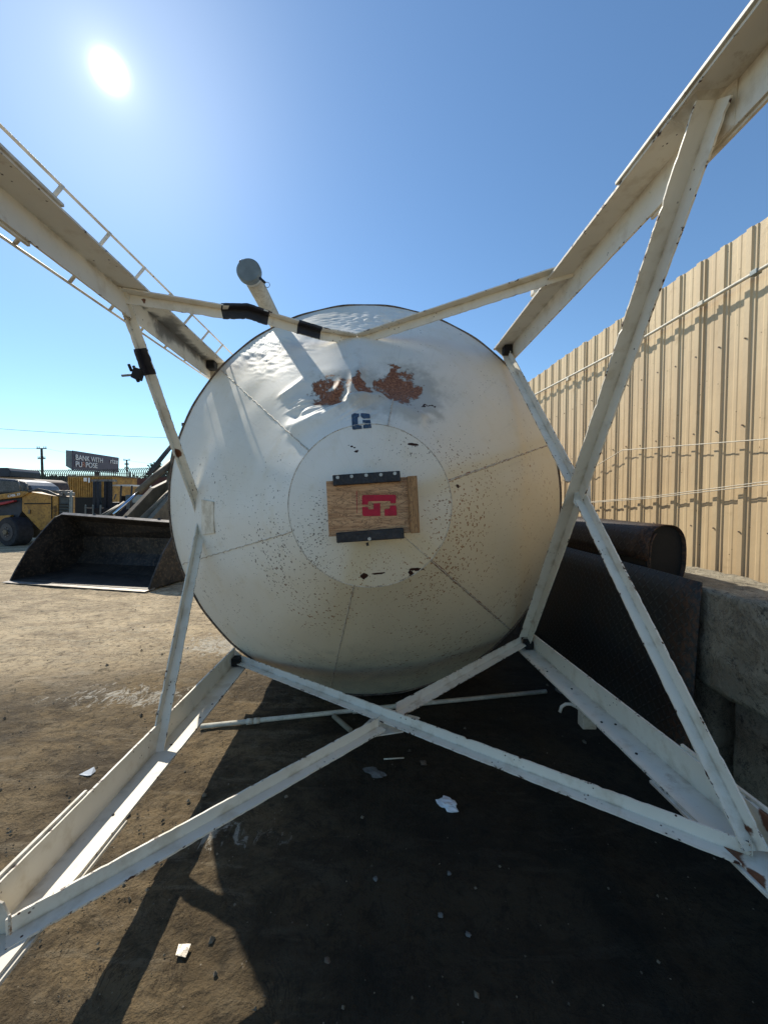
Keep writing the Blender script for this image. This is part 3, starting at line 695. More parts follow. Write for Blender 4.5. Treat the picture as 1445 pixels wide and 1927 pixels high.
# ---------- wooden outlet cover held by two black bars
BD = 1.655
hb = empty('outlet_cover', P(700, 955, BD)); par(hb, silo)
def Bp(px, py, off=0.0): return P(px, py, BD) + AW*off
def quad_prism(name, pts, off0, th, mat, parent=hb, bevel=.0015):
    return MB().prism([Bp(*p, off0) for p in pts], AW*th).build(name, M[mat], parent, bevel=bevel)
ply = quad_prism('plywood_board', [(614.5, 906), (766, 898), (770, 1002), (620, 1009)], 0, .020, 'ply')
quad_prism('timber_batten', [(764.5, 897.5), (781.5, 896.5), (787, 1000.5), (770, 1001.5)], .0212, .034, 'batten')
bar1 = quad_prism('clamp_bar', [(627, 895), (751, 887), (752.5, 906.5), (628.5, 915)], .0212, .020, 'barblk', bevel=.003)
bar2 = quad_prism('clamp_bar', [(633.5, 1001.5), (757.5, 992), (759.5, 1011.5), (635, 1020)], .0212, .020, 'barblk', bevel=.003)
for (x, y, bb) in ((637, 899.5, bar1), (662.5, 897.5, bar1), (689, 895.5, bar1), (716, 894.5, bar1), (741.5, 892, bar1), (695, 1012, bar2), (669, 1013.5, bar2), (644, 1015, bar2), (725, 1009, bar2), (756, 1002, bar2)):
    MB().tube([Bp(x, y, .041), Bp(x, y, .046)], .0075 if bb is bar1 or x == 695 else .006, 12).build('bolt', M['bolt'] if (bb is bar1 or x == 695) else M['barblk'], bb)
def shp(pts, s=4.516, ox=560, oy=780): return [(ox+x/s, oy+y/s) for x, y in pts]
R_SH = [[(548, 765), (548, 697), (552, 688), (562, 684), (822, 682), (831, 687), (834, 697), (832, 752), (790, 754), (784, 740), (776, 735), (612, 737), (600, 742), (598, 765)],
        [(550, 785), (598, 785), (603, 805), (645, 803), (645, 755), (700, 754), (702, 860), (570, 862), (555, 857), (551, 845)],
        [(735, 805), (772, 801), (782, 790), (782, 774), (833, 771), (840, 848), (836, 857), (738, 860)]]
for s_ in R_SH:
    MB().prism([Bp(*q, .0212) for q in shp(s_)], AW*.0008).build('stencilled_mark', M['red'], ply)
MB().prism([Bp(*q, .0214) for q in shp([(500, 650), (504, 650), (508, 840), (505, 840)])], AW*.0006).build('stencilled_mark', M['red'], ply)
# nuts and outlet collar behind the board
lathe('outlet_collar', [(R2+.005, W2-.01), (R2+.005, W2+.012), (R2-.03, W2+.012)], M['steel'], silo, 64)
MB().tube([P(691, 1021, 1.67), P(692, 1027, 1.67)], .006, 8).build('bolt', M['barblk'], silo)

# blue stencil on the hopper
def decal(pts):
    # dense fan of the polygon draped on the hopper
    bm = bmesh.new(); vs_ = [bm.verts.new((x, y, 0)) for x, y in pts]; bm.faces.new(vs_)
    bmesh.ops.triangulate(bm, faces=bm.faces)
    for _ in range(4): bmesh.ops.subdivide_edges(bm, edges=bm.edges, cuts=1)
    bmesh.ops.triangulate(bm, faces=bm.faces)
    bm.verts.index_update()
    V = []
    for v in bm.verts: V.append(cone_pt(*cone_at(v.co.x, v.co.y), 0.0022))
    Fc = [tuple(v.index for v in f.verts) for f in bm.faces]; bm.free()
    return mesh_obj('stencilled_mark', V, Fc, M['blue'], silo)
B_SH = [[(1136, 700), (1140, 690), (1180, 686), (1181, 706), (1172, 712), (1174, 752), (1182, 757), (1196, 758), (1198, 777), (1145, 783), (1140, 775)],
        [(1190, 686), (1240, 683), (1244, 690), (1246, 714), (1208, 716), (1206, 705), (1190, 704)],
        [(1201, 726), (1246, 725), (1254, 772), (1205, 776), (1205, 756), (1214, 752), (1212, 742), (1202, 742)]]
for s_ in B_SH: decal(shp(s_, 3.1413, 300, 560))

# ---------- conduit box on the lower right leg
bx = MB(); c = P(1104, 1353, 2.12)
bx.box(c, (.075, .06, .085)).build('junction_box', M['cream'], legs['BR'], bevel=.004)
MB().tube([P(1053, 1340, 2.2), P(1056, 1330, 2.2), P(1064, 1325, 2.2), P(1074, 1325, 2.18), P(1086, 1331, 2.15), P(1094, 1340, 2.13)], .009, 10).build('conduit', M['cream'], legs['BR'], True)

# ---------- clamp on the left brace (rests on it: a thing of its own)
cl = empty('beam_clamp', P(255, 704, 2.1), 'small rusty beam clamp gripping the bent brace at the upper left', 'clamp')
MB().box(P(260, 704, 2.10), (.045, .04, .060), Matrix.Rotation(.3, 3, 'Y')).build('clamp_body', M['hole'], cl, bevel=.004)
MB().tube([P(230, 707, 2.10), P(256, 705, 2.10)], .007, 8).build('screw', M['galv'], cl, True)
MB().tube([P(243, 686, 2.10), P(248, 698, 2.10)], .008, 8).build('jaw', M['hole'], cl, True)
MB().tube([P(252, 689, 2.10), P(256, 699, 2.10)], .008, 8).build('jaw', M['hole'], cl, True)
MB().tube([P(257, 710, 2.10), P(261, 718, 2.10)], .009, 8).build('jaw', M['hole'], cl, True)

# ------------------------------------------------------------ fence of ribbed sheets on the right
FX0, FK = 2.75, -0.067; FZ = 3.47; PER = 0.196
fd = Vector((FK, 1, 0)).normalized(); fnrm = Vector((-fd.y, fd.x, 0))        # fnrm points to the yard
def fence_pt(y, off=0.0, z=0.0): return Vector((FX0+FK*y, y, z)) + fnrm*off
fence = empty('sheet_metal_fence', fence_pt(2, 0, 0), 'tall beige ribbed metal fence behind the concrete blocks, lit by the sun', 'fence')
prof = [(0.0, .019), (.008, .008), (.028, .007), (.033, 0.0), (.080, 0.0), (.088, .0025), (.108, .0025), (.116, 0.0), (.146, 0.0), (.162, .019), (.196, .019)]
NR = 4
def panel_mesh():
    pr = []
    for k in range(NR):
        for (s, h) in prof[:-1]: pr.append((k*PER+s, h))
    pr.append((NR*PER, .019)); pr.append((NR*PER+.006, .009)); pr.append((NR*PER+.03, .008))
    zs = [0, 1.0, 2.0, 3.0, FZ]
    V = []; Fc = []
    for z in zs:
        for (s, h) in pr: V.append((-(s), h, z))
    n = len(pr)
    for i in range(len(zs)-1):
        for k in range(n-1): Fc.append((i*n+k, i*n+k+1, (i+1)*n+k+1, (i+1)*n+k))
    me = bpy.data.meshes.new('panel'); me.from_pydata(V, [], Fc); me.update(); me.materials.append(M['fence'])
    return me
pm = panel_mesh(); pw = NR*PER
Lmax = 16
for k in range(Lmax):
    y = -1.6 + (k+1)*pw*fd.y
    o = bpy.data.objects.new('panel', pm); COL.objects.link(o)
    s = o.modifiers.new('thickness', 'SOLIDIFY'); s.thickness = 0.004; s.offset = 1
    X = fd; Yv = fnrm
    Mx = Matrix(((X.x, Yv.x, 0, 0), (X.y, Yv.y, 0, 0), (X.z, Yv.z, 1, 0), (0, 0, 0, 1)))
    Mx.translation = fence_pt(y, 0.0 if k % 2 else .0045, random.uniform(-.012, .012))
    o.matrix_world = Mx; par(o, fence)
# screws
sm = None
for k in range(0, 60):
    y = -1.2+k*PER
    for z in (2.72, 2.10, 1.35):
        p = fence_pt(y, .019+.006, z+random.uniform(-.012, .012))
        if sm is None:
            sm = MB().tube([Vector((0, 0, 0)), fnrm*.006], .006, 8).build('screw', M['rustrim'], None); sm.location = p; par(sm, fence)
        else:
            o = sm.copy(); COL.objects.link(o); o.parent = None; o.matrix_world = Matrix.Translation(p); par(o, fence)
cd = empty('conduit_run', fence_pt(2.5, .08, 3.1), 'cream steel conduit running high along the ribbed metal fence', 'conduit')
pts = [fence_pt(-1.6, .075, 3.10), fence_pt(2.55, .075, 3.105), fence_pt(3.6, .075, 3.09), fence_pt(6.0, .075, 3.16), fence_pt(9.5, .075, 3.12)]
MB().tube(pts, .013, 10).build('pipe', M['cream'], cd, True)
for y in (2.62, 3.02, 3.75, 4.9, 6.2, 7.5):
    MB().box(fence_pt(y, .072, 3.105 if y < 3 else 3.10+.02*(y > 5)), (.04, .05, .034)).build('pipe_strap', M['galv'] if y < 2.7 else M['cream'], cd, bevel=.003)
for z0, name, lab, pts in ((0, 'cable', 'thin upper cable strung along the fence, kinked in the middle', [(-1.6, 2.05), (2.55, 1.975), (3.9, 2.075), (4.5, 1.90), (6.2, 1.85), (9, 1.9)]),):
    o = MB().tube([fence_pt(y, .06, z) for y, z in pts], .0042, 6).build(name, M['cream'], None, True); tag(o, lab, 'cable')
for dz in (0,):
    mb = MB(); mb.tube([fence_pt(y, .06, z) for y, z in [(-1.6, 1.84), (1.5, 1.75), (2.55, 1.69), (3.5, 1.60), (4.5, 1.54), (7, 1.5)]], .004, 6)
    mb.tube([fence_pt(y, .06, z) for y, z in [(-1.6, 1.825), (1.5, 1.725), (2.55, 1.672), (3.5, 1.585), (4.5, 1.53), (7, 1.48)]], .004, 6)
    tag(mb.build('cable', M['cream'], None, True), 'pair of thin cables sagging together along the lower part of the fence', 'cable')

# ------------------------------------------------------------ concrete blocks
def block(x0, x1, y0, y1, z0, z1, rz, label, seed):
    nx, ny, nz = 14, 34, 14; bm = bmesh.new(); bmesh.ops.create_cube(bm, size=1.0)
    bmesh.ops.subdivide_edges(bm, edges=bm.edges, cuts=22, use_grid_fill=True)
    cx, cy, cz = (x0+x1)/2, (y0+y1)/2, (z0+z1)/2; S = Vector((x1-x0, y1-y0, z1-z0))
    Rm = Matrix.Rotation(rz, 3, 'Z')
    for v in bm.verts:
        q = Vector((v.co.x*S.x, v.co.y*S.y, v.co.z*S.z))
        # rounded, chipped arrises
        e = [abs(v.co.x)*2, abs(v.co.y)*2, abs(v.co.z)*2]; e.sort()
        ch = max(0, (e[1]-0.91)/0.09)*0.016
        n1 = mn.fractal(q*3.5+Vector((seed, seed, 0)), .7, 2.1, 6)
        q -= Vector((v.co.x, v.co.y, v.co.z)).normalized()*(ch*(1+1.2*n1)-0.026*n1)
        v.co = Rm @ q
    me = bpy.data.meshes.new('concrete_block'); bm.to_mesh(me); bm.free(); me.shade_smooth(); me.materials.append(M['conc'])
    o = bpy.data.objects.new('concrete_block', me); COL.objects.link(o); o.location = (cx, cy, cz)
    return tag(o, label, 'concrete block', 'concrete blocks stacked along the fence')
block(1.76, 2.36, 0.25, 2.15, .56, 1.10, 0.02, 'upper rough concrete block beside the tread plate, its back edge in sun', 1)
block(1.84, 2.40, 0.15, 1.99, .0, .53, -0.03, 'lower dark concrete block at the right edge, under the sunlit-backed one', 4)
block(1.84, 2.40, 2.22, 4.1, .55, 1.06, -0.01, 'concrete block carrying the rolled brown sheet, hidden behind the tread plate', 7)
block(1.84, 2.40, 2.10, 3.98, .0, .53, 0.01, 'bottom concrete block behind the leaning tread plate', 9)
block(1.84, 2.40, 4.2, 6.05, .0, .53, 0.0, 'farthest concrete block, behind the silo on the fence side', 12)

# tread plate leaning on the blocks
def uv_sheet(name, grid, mat, parent=None, thick=.006, sc=1.0):
    ni, nj = len(grid), len(grid[0]); V = [p for row in grid for p in row]
    Fc = [(i*nj+j, i*nj+j+1, (i+1)*nj+j+1, (i+1)*nj+j) for i in range(ni-1) for j in range(nj-1)]
    o = mesh_obj(name, V, Fc, mat, parent, True)
    L = [0]; 
    for i in range(1, ni): L.append(L[-1]+(grid[i][0]-grid[i-1][0]).length)
    K = [0]
    for j in range(1, nj): K.append(K[-1]+(grid[0][j]-grid[0][j-1]).length)
    uvl = o.data.uv_layers.new(name='uv'); 
    for lp in o.data.loops:
        vi = lp.vertex_index; uvl.data[lp.index].uv = (L[vi//nj]*sc, K[vi % nj]*sc)
    s = o.modifiers.new('thickness', 'SOLIDIFY'); s.thickness = thick; s.offset = 0
    return o
g_ = [[Vector((1.66+.05*z/1.13+.008*math.sin(y*3), y, z)) for z in np.linspace(0.0, 1.13, 8)] for y in np.linspace(2.03, 4.6, 20)]
tag(uv_sheet('tread_plate', g_, M['tread2'], None, .008), 'big dark steel tread plate standing against the concrete blocks, rusty near edge', 'steel plate')
# rolled brown sheet above it
prof_r = []
for k in range(49):
    a = PI*1.02 - (PI*2.0)*k/48*1.16
    prof_r.append((math.cos(a), math.sin(a), 1-0.16*k/48))
g_ = []
for y in np.linspace(2.47, 5.2, 20):
    row = []
    for (c_, s_, sh) in prof_r:
        cc = math.copysign(abs(c_)**0.75, c_); ss = math.copysign(abs(s_)**0.75, s_)
        row.append(Vector((1.85+0.13*cc*sh, y, 1.20+0.215*ss*sh)))
    g_.append(row)
tag(uv_sheet('rolled_sheet', g_, M['tread'], None, .006), 'roll of dark brown tread sheeting lying on the blocks in front of the fence', 'roll of sheeting')

MB().prism([Vector((1.85+.12*math.copysign(abs(math.cos(2*PI*k/32))**.75, math.cos(2*PI*k/32)), 2.50, 1.20+.20*math.copysign(abs(math.sin(2*PI*k/32))**.75, math.sin(2*PI*k/32)))) for k in range(32)], Vector((0, .5, 0))).build('inner_coil', M['hole'], bpy.data.objects['rolled_sheet'])
# ------------------------------------------------------------ litter on the ground
def crumple(name, c, r, mat, label, cat, seed, flat=.55, sub=3):
    bm = bmesh.new(); bmesh.ops.create_icosphere(bm, subdivisions=sub, radius=1.0)
    for v in bm.verts:
        n1 = mn.noise(v.co*1.7+Vector((seed, 0, 0))); n2 = mn.noise(v.co*4+Vector((0, seed, 0)))
        k = 1+.55*n1+.28*n2; v.co = Vector((v.co.x*r[0]*k, v.co.y*r[1]*k, max(v.co.z*k, -.6)*r[2]))
    zmin = min(v.co.z for v in bm.verts)
    me = bpy.data.meshes.new(name); bm.to_mesh(me); bm.free(); me.materials.append(mat)
    o = bpy.data.objects.new(name, me); COL.objects.link(o); o.location = (c.x, c.y, -zmin-.004); o.rotation_euler[2] = -.5
    return tag(o, label, cat)
M['paper'] = simple('white_paper', (.72, .74, .76), .7, var=.1, scale=20)
M['rag'] = simple('grey_rag', (.14, .14, .13), .9, var=.4, scale=20)
M['clod'] = simple('dirt_clod', (.12, .09, .065), .95, var=.4, scale=20)
crumple('crumpled_paper', G(842, 1517), (.050, .034, .022), M['paper'], 'crumpled white paper lying in the shade under the silo', 'paper', 2.3)
crumple('rag', G(705, 1453), (.06, .03, .008), M['rag'], 'flattened grey rag on the dark ground left of the crumpled paper', 'rag', 5.1)
crumple('dirt_clod', G(797, 1436), (.022, .018, .010), M['clod'], 'small brown dirt clod above the crumpled paper', 'dirt clod', 8.0, sub=2)
for i, (x, y, r, lab) in enumerate(((707, 1654, .011, 'tiny pale stone alone in the middle of the shade'), (845, 1643, .009, 'tiny pale stone below the crumpled paper'), (829, 1722, .011, 'small grey stone low in the shade, right of centre'), (881, 1758, .010, 'thin grey chip low in the shade'), (616, 1808, .012, 'dark stone near the left edge of the big shade'))):
    crumple('stone', G(x, y), (r, r*.8, r*.6), M['clod'] if i == 4 else M['rag'], lab, 'stone', i*3.3, sub=2)
st = MB().tube([G(722, 1430)+Vector((0, 0, .005)), G(760, 1428)+Vector((0, 0, .006))], .004, 6).build('stick', M['cream'], None, True); tag(st, 'short pale stick on the dark ground above the grey rag', 'stick')
sc_ = MB(); a = G(150, 1458); sc_.prism([G(150, 1459)+Vector((0, 0, .002)), G(166, 1453)+Vector((0, 0, .004)), G(178, 1450)+Vector((0, 0, .02)), G(181, 1453)+Vector((0, 0, .004)), G(172, 1460)+Vector((0, 0, .002)), G(164, 1461)+Vector((0, 0, .002))], Vector((0, 0, .003)))
tag(sc_.build('paper_scrap', M['paper']), 'torn white scrap on the sunlit dirt beside the lower left leg', 'paper')
wr = MB().prism([G(337, 1779)+Vector((0, 0, .003)), G(360, 1780)+Vector((0, 0, .006)), G(350, 1804)+Vector((0, 0, .003)), G(331, 1802)+Vector((0, 0, .007))], Vector((0, 0, .002)))
tag(wr.build('wrapper', simple('silver_wrapper', (.42, .38, .32), .4, .3, var=.7, scale=60)), 'flattened silvery wrapper on the sunlit dirt between the shadows', 'wrapper')
# old pipe on the ground under the hopper
a, b = G(378, 1367, .015), G(1027, 1301, .02)
pp = empty('loose_pipe', a.lerp(b, .5), 'thin white pipe lying across the ground under the hopper', 'pipe')
MB().tube([a, a.lerp(b, .5)+Vector((0, 0, .004)), b], .0155, 12).build('tube', M['cream'], pp, True)
for t_ in (.115, .13, .40): 
    q = a.lerp(b, t_); d_ = (b-a).normalized(); MB().tube([q, q+d_*.05], .020, 12).build('coupling', M['cream'], pp, True)
tag(MB().tube([G(628, 1347, .02), G(660, 1375, .012)], .017, 8).build('short_pipe', simple('dull_pipe', (.25, .22, .16), .8)), 'short dull pipe stub lying behind the crossed braces', 'pipe')
tag(MB().tube([G(1046, 1297, .01), G(1055, 1303, .012)], .012, 6).build('paper_scrap', M['rag']), 'small grey scrap past the right end of the thin pipe', 'scrap')
# grit and pebbles nobody could count
def grit(n=3800):
    V = []; Fc = []
    for _ in range(n):
        y = 0.9+random.random()**1.5*6; x = random.uniform(-1.05, 1.0)*y*1.02
        if x > 1.6: continue
        r = random.choice((.002, .0025, .003, .004, .006, .010 if random.random() < .25 else .003, .015 if random.random() < .05 else .003))
        if x > -.9*y*.0-.95 and x > -.95 and random.random() < .85: continue
        c = Vector((x, y, .004)); a0 = random.random()*6; k0 = len(V)
        for k in range(4): V.append(c+Vector((math.cos(a0+k*PI/2)*r*random.uniform(.6, 1.5), math.sin(a0+k*PI/2)*r*random.uniform(.6, 1.5), -r*.3)))
        V.append(c+Vector((0, 0, r*.8))); Fc += [(k0+k, k0+(k+1) % 4, k0+4) for k in range(4)]
    tag(mesh_obj('gravel', V, Fc, simple('pale_grit', (.15, .125, .09), .9, var=.7, scale=9)), 'loose grit and small pebbles scattered over the yard', 'gravel', kind='stuff')
grit()

# ------------------------------------------------------------ wheel loader with its bucket on the ground
M['bucket'] = simple('worn_bucket_steel', (.032, .027, .023), .55, .3, var=.6, scale=3.5, bump=.5, dirt=(.12, .085, .055), dirtamt=.6)
M['edge'] = simple('worn_edge_steel', (.20, .18, .16), .5, .5, var=.4, scale=8)
M['loader'] = simple('dusty_loader_paint', (.17, .13, .08), .6, var=.35, scale=4, dirt=(.10, .08, .06))
M['rod'] = simple('chrome_rod', (.5, .55, .62), .15, 1.0, var=.1)
M['hose'] = simple('rubber_hose', (.06, .055, .05), .6)
M['tyre'] = simple('tyre_rubber', (.022, .022, .026), .8, var=.4, scale=10)
A_, B_ = G(20, 1096), G(277, 1113); bxv = (B_-A_); WB = bxv.length; bxv.normalize(); byv = Vector((-bxv.y, bxv.x, 0))
wl = empty('wheel_loader', (A_+B_)/2, 'dusty wheel loader behind the silo with its wide empty bucket flat on the ground', 'wheel loader')
def Lp(x, y, z): return (A_+B_)/2 + bxv*x + byv*y + Vector((0, 0, z-(.07*x/1.4 if z > 1.0 and y < 1.3 else 0)))
bp = [(0, .02), (.9, .05), (1.25, .16), (1.42, .40), (1.42, .75), (1.25, 1.04), (.98, 1.18)]
V = []; Fc = []; H = WB/2
for (y, z) in bp: V += [Lp(-H, y, z), Lp(H, y, z)]
for i in range(len(bp)-1): Fc.append((2*i, 2*i+1, 2*i+3, 2*i+2))
bk = mesh_obj('bucket', V, Fc, M['bucket'], wl); s = bk.modifiers.new('thickness', 'SOLIDIFY'); s.thickness = .035; s.offset = 0
for sx in (-1, 1):
    side = [(0.0, .02), (.10, .22), (.32, .60), (.62, .96), (.84, 1.12), (.98, 1.18)] + bp[::-1][1:-1]
    MB().prism([Lp(sx*(H+.003), y, z) for y, z in side], bxv*sx*.035).build('side_plate', M['bucket'], bk, bevel=.006)
MB().prism([Lp(-H-.05, -.10, .012), Lp(-H-.05, .12, .012), Lp(-H-.05, .12, .042), Lp(-H-.05, -.10, .022)], bxv*(2*H+.1)).build('cutting_edge', M['edge'], bk)
MB().prism([Lp(-H, .96, 1.155), Lp(-H, 1.02, 1.195), Lp(-H, .99, 1.215), Lp(-H, .93, 1.175)], bxv*2*H+Vector((0, 0, -.14*H/1.4))).build('spill_lip', M['edge'], bk)
for x in (-.75, 0.05, .85): MB().prism([Lp(x, .95, 1.17), Lp(x, 1.0, 1.24), Lp(x, 1.12, 1.20), Lp(x, 1.26, 1.06), Lp(x, 1.1, 1.1)], bxv*.05).build('stiffener', M['bucket'], bk)
def Lq(x, y, z): return Lp(x-.90, y+.18, z*1.06)
for sx in (-.12, .62):
    arm = MB(); arm.prism([Lq(sx-.08, 1.35, .35), Lq(sx-.08, 1.5, .85), Lq(sx-.08, 2.6, 1.75), Lq(sx-.08, 4.1, 2.35), Lq(sx-.08, 4.2, 2.0), Lq(sx-.08, 2.9, 1.35), Lq(sx-.08, 1.75, .35)], bxv*.14); arm.build('lift_arm', M['loader'], wl, bevel=.01)
    MB().tube([Lq(sx, 1.45, .75), Lq(sx, 1.45, .75)+bxv*.2], .12, 16).build('pin_boss', M['loader'], wl, True)
MB().tube([Lq(-.62, 1.42, .98), Lq(-.45, 1.95, 1.32)], .05, 10).build('link', M['loader'], wl, True)
MB().tube([Lq(-.30, 1.35, 1.02), Lq(-.22, 1.9, 1.40)], .05, 10).build('link', M['loader'], wl, True)
MB().tube([Lq(-.1, 1.5, 1.15), Lq(-.1, 2.3, 1.75)], .035, 10).build('cylinder_rod', M['rod'], wl, True)
MB().tube([Lq(-.1, 2.15, 1.64), Lq(-.1, 3.4, 2.55)], .085, 12).build('tilt_cylinder', M['loader'], wl, True)
MB().prism([Lq(-.05, 2.9, 1.6), Lq(-.05, 3.2, 2.75), Lq(-.05, 3.45, 2.8), Lq(-.05, 3.7, 1.6)], bxv*.14).build('bell_crank', M['loader'], wl, bevel=.01)
MB().tube([Lq(.25, 1.6, .75), Lq(.25, 3.2, 1.9)], .11, 12).build('lift_cylinder', M['loader'], wl, True)
for k in range(4):
    x = .35+.07*k; MB().tube([Lq(x, 1.9, .9+.05*k), Lq(x, 2.3, 1.2), Lq(x, 2.7, 1.75+.04*k), Lq(x+.05, 3.1, 2.3), Lq(x+.12, 3.4, 2.25), Lq(x+.15, 3.6, 1.9)], .024, 8).build('hose', M['hose'], wl, True)
for k in range(3):
    pts = [Lq(-.1+.06*k, 2.4, 2.05), Lq(-.05+.06*k, 2.9, 2.6), Lq(.02+.08*k, 3.2, 2.95+.03*k), Lq(.15+.1*k, 3.4, 2.98), Lq(.22+.1*k, 3.45, 2.7), Lq(.2+.1*k, 3.5, 2.3)]
    MB().tube(pts, .022, 8).build('hose', M['hose'], wl, True)
MB().prism([Lq(-.9, 3.6, .7), Lq(-.9, 3.9, 1.9), Lq(-.9, 6.4, 1.9), Lq(-.9, 6.4, .7)], bxv*1.8).build('front_frame', M['loader'], wl, bevel=.03)
MB().prism([Lq(-.8, 4.6, 1.9), Lq(-.8, 4.75, 3.55), Lq(-.8, 6.2, 3.55), Lq(-.8, 6.3, 1.9)], bxv*1.6).build('cab', M['loader'], wl, bevel=.04)
MB().prism([Lq(-.7, 4.60, 2.3), Lq(-.7, 4.70, 3.4), Lq(-.7, 4.72, 3.4), Lq(-.7, 4.62, 2.3)], bxv*1.4).build('windscreen', simple('dark_glass', (.02, .025, .03), .1), wl)
MB().box(Lq(-.72, 4.45, 3.62), (.12, .10, .10)).build('headlight', M['hose'], wl, bevel=.01)
MB().box(Lq(.6, 1.75, .45), (1.3, .5, .5), Matrix.Rotation(math.atan2(bxv.y, bxv.x), 3, 'Z')).build('cross_tube', M['loader'], wl, bevel=.03)
def wheel(c, axis, r, w, parent, rimmat, side=-1):
    a = axis.normalized(); t = MB().tube([c-a*w/2, c-a*w*.42, c+a*w*.42, c+a*w/2], [r*.93, r, r, r*.93], 32).build('tyre', M['tyre'], parent)
    MB().tube([c-a*(w/2+.01), c-a*(w/2-.02)], r*.60, 24).build('rim', rimmat, t)
    MB().tube([c-a*(w/2+.06), c-a*(w/2)], r*.17, 16).build('hub', M['loader'], t)
    for k in range(8):
        ref = a.orthogonal().normalized(); q = Matrix.Rotation(2*PI*k/8, 3, a) @ ref
        MB().tube([c-a*(w/2+.03)+q*r*.3, c-a*(w/2)+q*r*.3], r*.035, 6).build('wheel_nut', M['edge'], t)
for sx in (-1.15, 1.15): wheel(Lp(sx, 4.3, .78), bxv*(-1 if sx > 0 else 1), .78, .6, wl, M['loader'])

# ------------------------------------------------------------ yellow machine at the left edge
M['yellow'] = simple('faded_yellow_paint', (.42, .22, .045), .55, var=.35, scale=3, dirt=(.14, .07, .025), dirtamt=.6)
M['dkblue'] = simple('dark_blue_steel', (.020, .026, .040), .5, var=.4, scale=6)
M['hood'] = simple('black_hood', (.05, .05, .055), .35, var=.5, scale=4, dirt=(.3, .28, .25), dirtamt=.25)
M['white2'] = simple('white_lettering', (.75, .75, .74), .6, var=.1)
MD = 13.0
ym = empty('yellow_machine', G(60, 1022), 'faded yellow wheeled machine with a black domed hood at the left edge of the yard', 'construction machine')
def Y(px, py, d=MD): return P(px, py, d)
def slab(name, pts, d, th, mat, parent=ym, bevel=.02): return MB().prism([P(x, y, d) for x, y in pts], Vector((-.15, 1, 0)).normalized()*th).build(name, mat, parent, bevel=bevel)
slab('rear_body', [(42, 932), (55, 925), (110, 934), (110, 985), (76, 998), (42, 962)], MD, .9, M['yellow'])
slab('top_rail', [(-40, 936), (42, 924), (58, 926), (42, 935), (-40, 945)], MD-.05, .3, M['yellow'])
slab('engine_bay', [(-60, 942), (42, 934), (42, 962), (30, 985), (-60, 988)], MD+.1, 1.6, M['dkblue'])
slab('chassis', [(-60, 972), (20, 968), (35, 965), (78, 1000), (70, 1012), (-60, 1012)], MD+.3, 1.2, M['loader'])
slab('lower_skirt', [(-60, 974), (22, 969), (16, 980), (-4, 986), (-60, 990)], MD-.02, .3, M['yellow'])
slab('grille', [(110, 935), (130, 936), (129, 985), (110, 985)], MD+.05, .25, simple('dull_grille_steel', (.07, .08, .08), .6))
for k in range(6): slab('louvre', [(112, 948+k*5.4), (127, 948.5+k*5.4), (127, 950+k*5.4), (112, 949.5+k*5.4)], MD-.02, .06, M['hole'], bevel=0)
for k in range(8): slab('louvre', [(101, 952+k*2.6), (106, 952+k*2.6), (106, 953+k*2.6), (101, 953+k*2.6)], MD-.03, .04, M['hole'], bevel=0)
slab('panel_gap', [(46, 947), (95, 946.5), (95, 948.5), (46, 949)], MD-.02, .03, M['hole'], bevel=0)
slab('panel_gap', [(97, 934), (98.5, 934), (98.5, 976), (97, 976)], MD-.02, .03, M['hole'], bevel=0)
slab('latch', [(54, 959), (57, 959), (57, 967), (54, 967)], MD-.03, .04, M['loader'], bevel=0)
slab('red_arm', [(-40, 952), (27, 941), (27, 944), (8, 949), (-40, 958)], MD-.05, .15, simple('red_paint', (.35, .03, .04), .5))
hd = MB(); hp = [(-50, 930), (-50, 901), (0, 900), (28, 902), (44, 906), (54, 913), (59, 921), (60, 926), (42, 929)]
hd.prism([P(x, y, MD+.1) for x, y in hp], Vector((-.15, 1, 0)).normalized()*1.5); hd.build('hood', M['hood'], ym, bevel=.08)
for (a0, b0) in ((36, 44), (50, 57)):
    MB().tube([P(a0-2, 903.5 if a0 < 40 else 908, MD+.04), P(a0+2, 912, MD+.0), P(a0+4, 925, MD+.04)], .02, 8).build('hood_band', M['edge'], ym, True)
wheel(P(30, 1000, MD-.1)-Vector((0, 0, 0)), Vector((.25, 1, 0)), .49, .5, ym, M['dkblue'])
for k in range(3): MB().tube([P(55, 926-k, MD-.1), P(72, 920+k, MD-.1), P(92, 924+2*k, MD-.1), P(108, 932, MD-.1), P(125, 935, MD-.1)], .03, 6).build('hose', M['hose'], ym, True)
for k, x in enumerate((116, 122, 128, 132)): MB().box(P(x, 926+(k % 2)*4, MD+.2), (.14, .3, .12)).build('light_bar', M['edge'], ym, bevel=.02)
slab('guard_post', [(131, 925), (134, 925), (133, 985), (130, 985)], MD-.02, .1, M['galv'])
slab('frame_top', [(-60, 880), (15, 880), (20, 886), (19, 897), (-60, 898)], MD+.8, 1.5, M['dkblue'])

